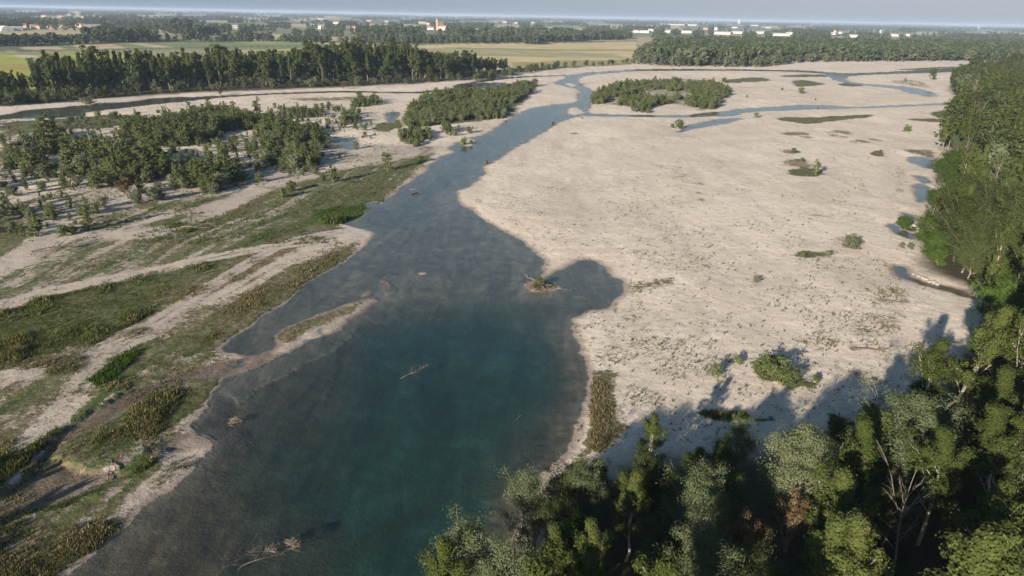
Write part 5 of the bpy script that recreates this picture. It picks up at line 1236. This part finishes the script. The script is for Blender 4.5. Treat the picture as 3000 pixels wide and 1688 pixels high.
# ------------------------------------------------------------------ grass, weeds and reeds
def pip(P, x, y):
    ins = np.zeros(x.shape, bool); n = len(P)
    for i in range(n):
        (ax, ay), (bx, by) = P[i], P[(i + 1) % n]
        c = (ay > y) != (by > y)
        if by != ay: ins ^= c & (x < (y - ay) * (bx - ax) / (by - ay) + ax)
    return ins
def tufts(name, label, X, Y, Hh, mat, blades=5, fat=.09, lean=.5):
    r = np.random.default_rng(len(X) + 3); n = len(X); z = terrain(X, Y)
    ok = water_sd(X, Y) > .15; X, Y, Hh, z = X[ok], Y[ok], Hh[ok], z[ok]; n = len(X)
    az = r.uniform(0, 6.28, (n, blades)); h = Hh[:, None] * r.uniform(.5, 1.15, (n, blades)); off = Hh[:, None] * .35
    bx = X[:, None] + np.cos(az) * off * r.random((n, blades)); by = Y[:, None] + np.sin(az) * off * r.random((n, blades))
    w = Hh[:, None] * fat * r.uniform(.6, 1.4, (n, blades)); a2 = az + math.pi / 2 + r.normal(0, .6, (n, blades))
    zz = np.repeat(z[:, None], blades, 1) - .04
    p0 = np.stack([bx - np.cos(a2) * w, by - np.sin(a2) * w, zz], -1); p1 = np.stack([bx + np.cos(a2) * w, by + np.sin(a2) * w, zz], -1)
    l = h * lean * r.uniform(.2, 1, (n, blades)); p2 = np.stack([bx + np.cos(az) * l, by + np.sin(az) * l, zz + h], -1)
    V = np.stack([p0, p1, p2], 2).reshape(-1, 3)
    link(name, mesh_from(name, V, np.arange(len(V)).reshape(-1, 3), mat), kind='stuff', label=label)
MG = {'grass': leaf_material('tall_grass', (.040, .058, .014), (.068, .088, .022), (.115, .130, .040), .3, 0.),
      'dry': leaf_material('dry_grass', (.085, .078, .036), (.145, .125, .065), (.23, .19, .11), .3, 0.),
      'weed': leaf_material('grey_weeds', (.085, .085, .055), (.13, .128, .088), (.20, .19, .14), .3, 0.),
      'lush': leaf_material('lush_bank_plants', (.028, .055, .010), (.045, .080, .014), (.070, .110, .024), .3, 0.)}
acc = {'grass': [[], [], []], 'dry': [[], [], []], 'lush': [[], [], []]}
rg = np.random.default_rng(99)
for P, cov, dr, e in VEG:
    P = np.array(P, float); lo = np.maximum(P.min(0), (-60, 200)); hi = np.minimum(P.max(0), (3060, 1760))
    if hi[1] < 230 or lo[0] > hi[0]: continue
    area = (hi[0] - lo[0]) * (hi[1] - lo[1]); n = int(min(60000, area * .13 * cov))
    x = rg.uniform(lo[0], hi[0], n); y = rg.uniform(lo[1], hi[1], n); m = pip(P, x, y)
    x, y = x[m], y[m]; X, Y = G(x, y)
    nz = fbm(X, Y, 6, 7, 3); ok = (nz + (rg.random(len(X)) - .5) * .5) > (1.02 - cov * .78); X, Y, nz = X[ok], Y[ok], nz[ok]
    if cov >= .6 and len(X):
        W_ = world_poly(P, 1); ex = min(3., .03 * float(np.median(np.hypot(*W_.T)))); dE = sdist(W_, X, Y, 12)
        al = X * math.sin(.18) + Y * math.cos(.18); ac = X * math.cos(.18) - Y * math.sin(.18)
        sn = vnoise(al / 12, ac / 1.1, 211) * .5 + vnoise(al / 30, ac / 3., 212) * .5
        ok = sstep(-.2 * ex, ex, dE) * 1.1 + (sn - .5) * 1.6 > .25 + .5 * rg.random(len(X)); X, Y, nz = X[ok], Y[ok], nz[ok]
    dd = rg.random(len(X)) < np.clip(dr + (nz - .5) * 1.2, 0, 1)
    kind = 'lush' if dr < 0 else 'grass'; big = .42 if (cov >= .95 and dr < .2) else (.3 if cov > .9 else .2)
    if dr < 0: big = .7
    hs = big * rg.uniform(.4, 1.3, len(X)) * (.7 + np.clip((nz - .5) * 6, 0, 1.8))
    for q, mm in ((kind, ~dd), ('dry', dd)):
        for t, v in zip(acc[q], (X, Y, hs)): t.append(v[mm])
LBL = {'grass': ('tall_grass', 'green grass and herbs growing on the river banks'), 'dry': ('dry_grass', 'straw coloured dry grass scattered over the banks'), 'lush': ('lush_bank_plants', 'bright lush plants in dense patches on the left bank')}
for q in acc:
    tufts(LBL[q][0], LBL[q][1], *[np.concatenate(v) for v in acc[q]], MG[q], 5, .12)
# sparse weeds on the open gravel
n = 60000; x = rg.uniform(1250, 2800, n); y = 340 + 1000 * rg.random(n) ** .9; X, Y = G(x, y)
keep_ = fbm(X, Y, 14, 301, 3) * .75 + .25 * fbm(X, Y, 2.5, 305, 2) + (x > 2350) * (y > 800) * .04 > .625
keep_ &= (sdist(WOODP, X, Y, 30) < -1); X, Y = X[keep_], Y[keep_]; hw = rg.uniform(.08, .28, len(X)) * (1 + (rg.random(len(X)) < .07) * 1.3)
tufts('gravel_weeds', 'small grey-green weeds scattered over the open gravel', X, Y, hw, MG['weed'], 4, .22, .7)
n = 2500; x = rg.uniform(1420, 2760, n); y = 300 + 1000 * rg.random(n); X, Y = G(x, y); k_ = sdist(WOODP, X, Y, 30) < -1; X, Y = X[k_], Y[k_]
tufts('gravel_herbs', 'lone small plants dotted over the open gravel', X, Y, rg.uniform(.15, .5, len(X)), MG['weed'], 5, .2, .6)
n = 14000; x = rg.uniform(-40, 1250, n); y = 300 + 420 * rg.random(n); X, Y = G(x, y); k_ = (fbm(X, Y, 9, 401, 3) > .5); X, Y = X[k_], Y[k_]
tufts('island_weeds', 'low grey-green weeds between the island shrubs', X, Y, rg.uniform(.2, .7, len(X)), MG['grass'], 5, .16, .6)
x = rg.uniform(2840, 3060, 5000); y = rg.uniform(1110, 1250, 5000); X, Y = G(x, y)
tufts('dry_reeds', 'tall straw coloured dry reeds in the wood at the right edge', X, Y, rg.uniform(2.2, 3.8, len(X)), ML['reed'], 6, .03, .3)

# ------------------------------------------------------------------ driftwood and other small things
def snag(name, x, y, length, az, label, mat='drift', n=9, r0=.14, rootball=False, flat=.25, cat='driftwood', seed=1, lift=.1, green=None):
    r = np.random.default_rng(seed); X, Y = (float(v) for v in G(x, y)); z = max(float(terrain(np.array([X]), np.array([Y]))[0]), -.12)
    e = bpy.data.objects.new(name, None); COL.objects.link(e); e.location = (X, Y, z + lift); e['label'] = label; e['category'] = cat
    d = np.array([math.cos(az), math.sin(az), 0.]); t = np.linspace(0, 1, 8)
    P = d * (length * (t - .5))[:, None] + np.stack([np.cumsum(r.normal(0, .04, 8)), np.cumsum(r.normal(0, .04, 8)), .1 + .10 * np.sin(t * 5)], 1) * length * np.array([.6, .6, .3])
    link('trunk', mesh_from('trunk', *tube(P, r0 * (1 - .75 * t), 7), MB[mat], smooth=True), e)
    for k in range(n):
        u = r.uniform(.25, 1); b = np.array([np.interp(u, t, P[:, i]) for i in range(3)]); a = az + r.choice([-1, 1]) * r.uniform(.3, 1.1); L = length * r.uniform(.12, .38)
        q = np.linspace(0, 1, 5)[:, None]; el = abs(r.normal(0, flat)) + .05
        B = b + np.array([math.cos(a), math.sin(a), el]) * L * q + np.cumsum(r.normal(0, .03, (5, 3)), 0) * L; B[:, 2] = np.maximum(B[:, 2], -.15)
        A_ = Acc(); A_.add(*tube(B, r0 * .4 * (1 - q[:, 0] * .8), 5))
        for _ in range(3):
            c = B[r.integers(1, 5)]; v = r.normal(size=3); v[2] = abs(v[2]) * .5; v /= np.linalg.norm(v); A_.add(*tube([c, c + v * L * .3, c + v * L * .5 + r.normal(0, .05, 3)], [r0 * .16, r0 * .1, .01], 3))
        link('branch', mesh_from('branch', *A_.get(), MB[mat], smooth=True), e)
    if rootball:
        A_ = Acc()
        for _ in range(26):
            v = r.normal(size=3); v[2] = abs(v[2]) + .1; v /= np.linalg.norm(v); L = length * .16 * r.uniform(.5, 1.2); v = v - d * .5
            A_.add(*tube([P[0], P[0] + v * L * .5, P[0] + v * L + r.normal(0, .08 * L, 3)], [r0 * .5, r0 * .3, .015], 4))
        link('root_plate', mesh_from('root_plate', *A_.get(), MB[mat]), e)
def heap(name, x, y, rad, h, n, label, mat='drift', seed=2, cat='debris heap', leaf=None):
    r = np.random.default_rng(seed); X, Y = (float(v) for v in G(x, y)); z = max(float(terrain(np.array([X]), np.array([Y]))[0]), -.05)
    e = bpy.data.objects.new(name, None); COL.objects.link(e); e.location = (X, Y, z); e['label'] = label; e['category'] = cat
    A_ = Acc(); A2 = Acc()
    for k in range(n):
        c = r.normal(0, .38, 2) * rad; a = r.uniform(0, 3.14); L = rad * r.uniform(.3, 1.1); zc = h * math.exp(-(c @ c) / (rad * .6) ** 2) * r.uniform(.2, 1)
        v = np.array([math.cos(a), math.sin(a), r.normal(0, .22)]) * L * .5; C0 = np.array([c[0], c[1], zc + .05]); rr = r.uniform(.008, .032) * (1 + rad * .15)
        (A_ if k % 2 else A2).add(*tube([C0 - v, C0 + r.normal(0, .06, 3) * L, C0 + v], [rr, rr * .8, rr * .3], 4))
    link('sticks', mesh_from('sticks', *A_.get(), MB[mat]), e); link('branches', mesh_from('branches', *A2.get(), MB['dead' if mat == 'drift' else 'drift']), e)
    if leaf:
        c = r.normal(0, .3, (30, 3)) * rad * np.array([.7, .7, 0]) + np.array([0, 0, h * .5]); V, F_ = leaves(c, np.full(30, rad * .14), 2600, .085, r); link('leaves', mesh_from('leaves', V, F_, ML[leaf]), e)
heap('driftwood_heap', 1578, 842, 2.7, 1.0, 420, 'tangled driftwood heap on the tip of the spit in the deep bay', seed=5, leaf='poplar')
CUR_Z[0] = .1; xx, yy = (float(v) for v in G(1583, 842)); place('green_shrub', 'lone_shrub', xx, yy, 1.9, 'small green bush growing on the driftwood heap of the spit', 'bush', parts=True, wide=1.3)
snag('driftwood_branch', 1556, 818, 3.2, 2.2, 'bleached branches sticking up behind the driftwood heap', 'dead', 7, .09, flat=.8, seed=7)
snag('driftwood_branch', 1655, 850, 4.2, -.1, 'pale branch floating right of the driftwood heap', 'dead', 6, .08, seed=8, flat=.15, lift=0.)
snag('sunken_snag', 1208, 1092, 4.6, .9, 'dark sunken snag with pale twigs in the middle of the river', 'drift', 9, .10, seed=9, flat=.2, lift=-.08)
heap('root_tangle', 690, 1234, 1.0, .55, 70, 'small pale root tangle in the brown shallows', seed=10)
heap('brown_root_heap', 858, 1592, .95, .4, 90, 'brown root clump at the right end of the drowned branches', 'drift', seed=11)
heap('brown_root_heap', 792, 1612, .9, .25, 60, 'flat reddish debris clump in the middle of the drowned branches', 'drift', seed=12)
snag('sunken_branch', 770, 1635, 5.2, .62, 'long dark drowned branch linking the debris clumps', 'drift', 6, .07, seed=13, flat=.08, lift=-.15)
snag('sunken_branch', 680, 1668, 4.8, .95, 'fan of long pale twigs at the bottom edge of the water', 'drift', 14, .035, seed=14, flat=.12)
snag('driftwood_log', 1224, 566, 4.2, .9, 'dark log with a pale branch stuck in the narrow channel', 'drift', 5, .3, seed=15, lift=.0)
snag('driftwood_stick', 1518, 1222, 1.3, 1.2, 'short pale stick standing out of the river near the right shore', 'dead', 2, .04, seed=16, flat=.5)
snag('driftwood_log', 1212, 556, 2.5, .2, 'small pale stick left of the dark channel log', 'dead', 2, .12, seed=17)
snag('fallen_tree', 2548, 1038, 5.0, .02, 'uprooted small tree with brown root plate on the shaded gravel', 'drift', 8, .16, rootball=True, seed=18)
snag('fallen_tree', 2625, 896, 5.2, -.1, 'dark fallen stem lying across the shadow edge on the gravel', 'drift', 6, .12, rootball=True, seed=19)
snag('driftwood_log', 632, 800, 5.2, .95, 'pale forked log on the brown bank beside the track', 'dead', 5, .12, seed=20)
snag('fallen_tree', 178, 738, 10.5, .55, 'dark fallen tree lying on the pale left gravel', 'drift', 14, .2, seed=21, flat=.4)
snag('fallen_tree', 570, 676, 6.5, -.1, 'pale dead stems sticking out of the green patch', 'dead', 6, .12, seed=22)
snag('driftwood_log', 335, 1375, 2.6, 2.2, 'grey log, left one of the crossed logs on the wet mud', 'drift', 3, .10, seed=23)
snag('driftwood_log', 318, 1395, 2.6, 2.0, 'grey log, right one of the crossed logs on the wet mud', 'drift', 3, .09, seed=24)
snag('driftwood_log', 290, 1410, 3.0, .6, 'thin grey log at the foot of the crossed logs', 'dead', 2, .06, seed=25)
snag('driftwood_stick', 478, 1330, 1.9, 1.3, 'curved pale stick on the bank right of the green patch', 'dead', 3, .05, seed=26)
heap('driftwood_heap', 463, 1336, .9, .3, 60, 'low driftwood heap on the bank beside the curved pale stick', seed=27)
heap('debris_heap', 2275, 1100, 3.0, .8, 200, 'brown stick debris lying on the near green mound', seed=28)
heap('debris_heap', 2335, 488, 6., .8, 130, 'brown debris heap on the upper gravel, the one with green shrubs', seed=29)
heap('debris_heap', 2053, 594, 1.4, .7, 60, 'small reddish debris heap alone on the gravel', seed=30)
heap('debris_heap', 2044, 573, 1.3, .4, 40, 'tiny debris heap just above the reddish one', seed=31)
heap('debris_heap', 2335, 395, 5., .5, 80, 'thin brown debris streak, uppermost of the gravel', seed=32)
heap('debris_heap', 2362, 407, 4., .5, 80, 'brown debris streak just below the uppermost one', seed=33)
heap('debris_heap', 2310, 447, 4., .5, 80, 'brown debris streak left of a bright shrub', seed=34)
heap('debris_heap', 1683, 394, 3., .5, 60, 'small brown debris heap near the right shore of the blue channel', seed=35)
heap('debris_heap', 1708, 247, 4., 1.2, 60, 'brown debris heap at the fork of the far channel', seed=36)
heap('debris_heap', 2480, 716, 4., .9, 120, 'brown debris under the straggly shrub near the right pools', seed=37)
heap('debris_heap', 610, 668, 3., .5, 60, 'dead sticks at the right end of the green patch on the bank', seed=38)
heap('debris_heap', 1245, 436, 3.2, .5, 60, 'reddish driftwood strewn under the clump below the middle island', seed=39)
# stones along the right pool
for k, (x, y, rr) in enumerate([(2690, 812, .55), (2703, 818, .5), (2712, 821, .6), (2722, 829, .5), (2735, 830, .7), (2745, 836, .5), (2676, 806, .45), (2660, 668, .8), (2675, 664, .9), (2690, 672, .7), (2682, 655, .6)]):
    r = np.random.default_rng(70 + k); bm_V, bm_F = [], []
    th = np.linspace(0, math.pi, 7); ph = np.arange(10) / 10 * 6.2832
    V = np.array([(math.sin(a) * math.cos(b), math.sin(a) * math.sin(b), math.cos(a) * .6) for a in th for b in ph]); V *= rr * (1 + .28 * (np.array([vnoise(np.array([v[0] * 1.7 + k * 3]), np.array([v[1] * 1.7 + v[2] * 2]), 5)[0] for v in V]) - .5))[:, None]
    F_ = np.array([(i * 10 + j, (i + 1) * 10 + j, (i + 1) * 10 + (j + 1) % 10, i * 10 + (j + 1) % 10) for i in range(6) for j in range(10)])
    X, Y = (float(v) for v in G(x, y)); o = link('boulder', mesh_from('boulder', V, F_, plain_material('pale_stone', (.27, .245, .21), (.21, .19, .165), 2.) if k == 0 else bpy.data.materials['pale_stone']))
    up = y < 700; o.location = (X, Y, .25); o['category'] = 'stone'; o['group'] = 'pale stones by the ' + ('small reed pool' if up else 'round right pool'); o['label'] = 'pale stone ' + ('on the far bank of the small reed pool' if up else 'in the row right of the round pool under the wood')
# tyre and red scrap
th = np.arange(20) / 20 * 6.2832; V = np.array([(math.cos(a) * (.34 + .11 * math.cos(b)), math.sin(a) * (.34 + .11 * math.cos(b)), .1 + .1 * math.sin(b)) for a in th for b in np.arange(8) / 8 * 6.2832])
F_ = np.array([(i * 8 + j, ((i + 1) % 20) * 8 + j, ((i + 1) % 20) * 8 + (j + 1) % 8, i * 8 + (j + 1) % 8) for i in range(20) for j in range(8)])
X, Y = (float(v) for v in G(2559, 1118)); o = link('old_tyre', mesh_from('old_tyre', V, F_, plain_material('black_rubber', (.03, .03, .03)), smooth=True)); o.location = (X, Y, float(terrain(np.array([X]), np.array([Y]))[0])); o['category'] = 'tyre'; o['label'] = 'small dark ring-shaped tyre lying on the shaded gravel'
u = np.linspace(0, 1, 9); V = np.array([(a * .55 - .27, b * .16 - .08, .06 + .05 * math.sin(a * 6 + b * 2) + c) for c in (0, .012) for a in u for b in (0, .5, 1)])
F_ = np.array([(c + i * 3 + j, c + (i + 1) * 3 + j, c + (i + 1) * 3 + j + 1, c + i * 3 + j + 1) for c in (0, 27) for i in range(8) for j in range(2)])
X, Y = (float(v) for v in G(351, 1347)); o = link('red_scrap', mesh_from('red_scrap', V, F_, plain_material('red_plastic', (.65, .10, .08)))); o.location = (X, Y, float(terrain(np.array([X]), np.array([Y]))[0]) + .02); o['category'] = 'litter'; o['label'] = 'small crumpled red scrap lying on the dark mud'

# ------------------------------------------------------------------ the hazy air
V, F_ = box(-75000, 75000, -75000, 75000, -6, 72)
m, t, out = mat_new('hazy_air'); pv = N(t, 'ShaderNodeVolumePrincipled')
pv.inputs['Color'].default_value = (.52, .66, .86, 1); pv.inputs['Density'].default_value = 8e-5; pv.inputs['Anisotropy'].default_value = .0
t.links.new(pv.outputs[0], out.inputs['Volume'])
hz = link('haze', mesh_from('haze', V, F_, m), kind='stuff', label='thin blue haze over the plain')
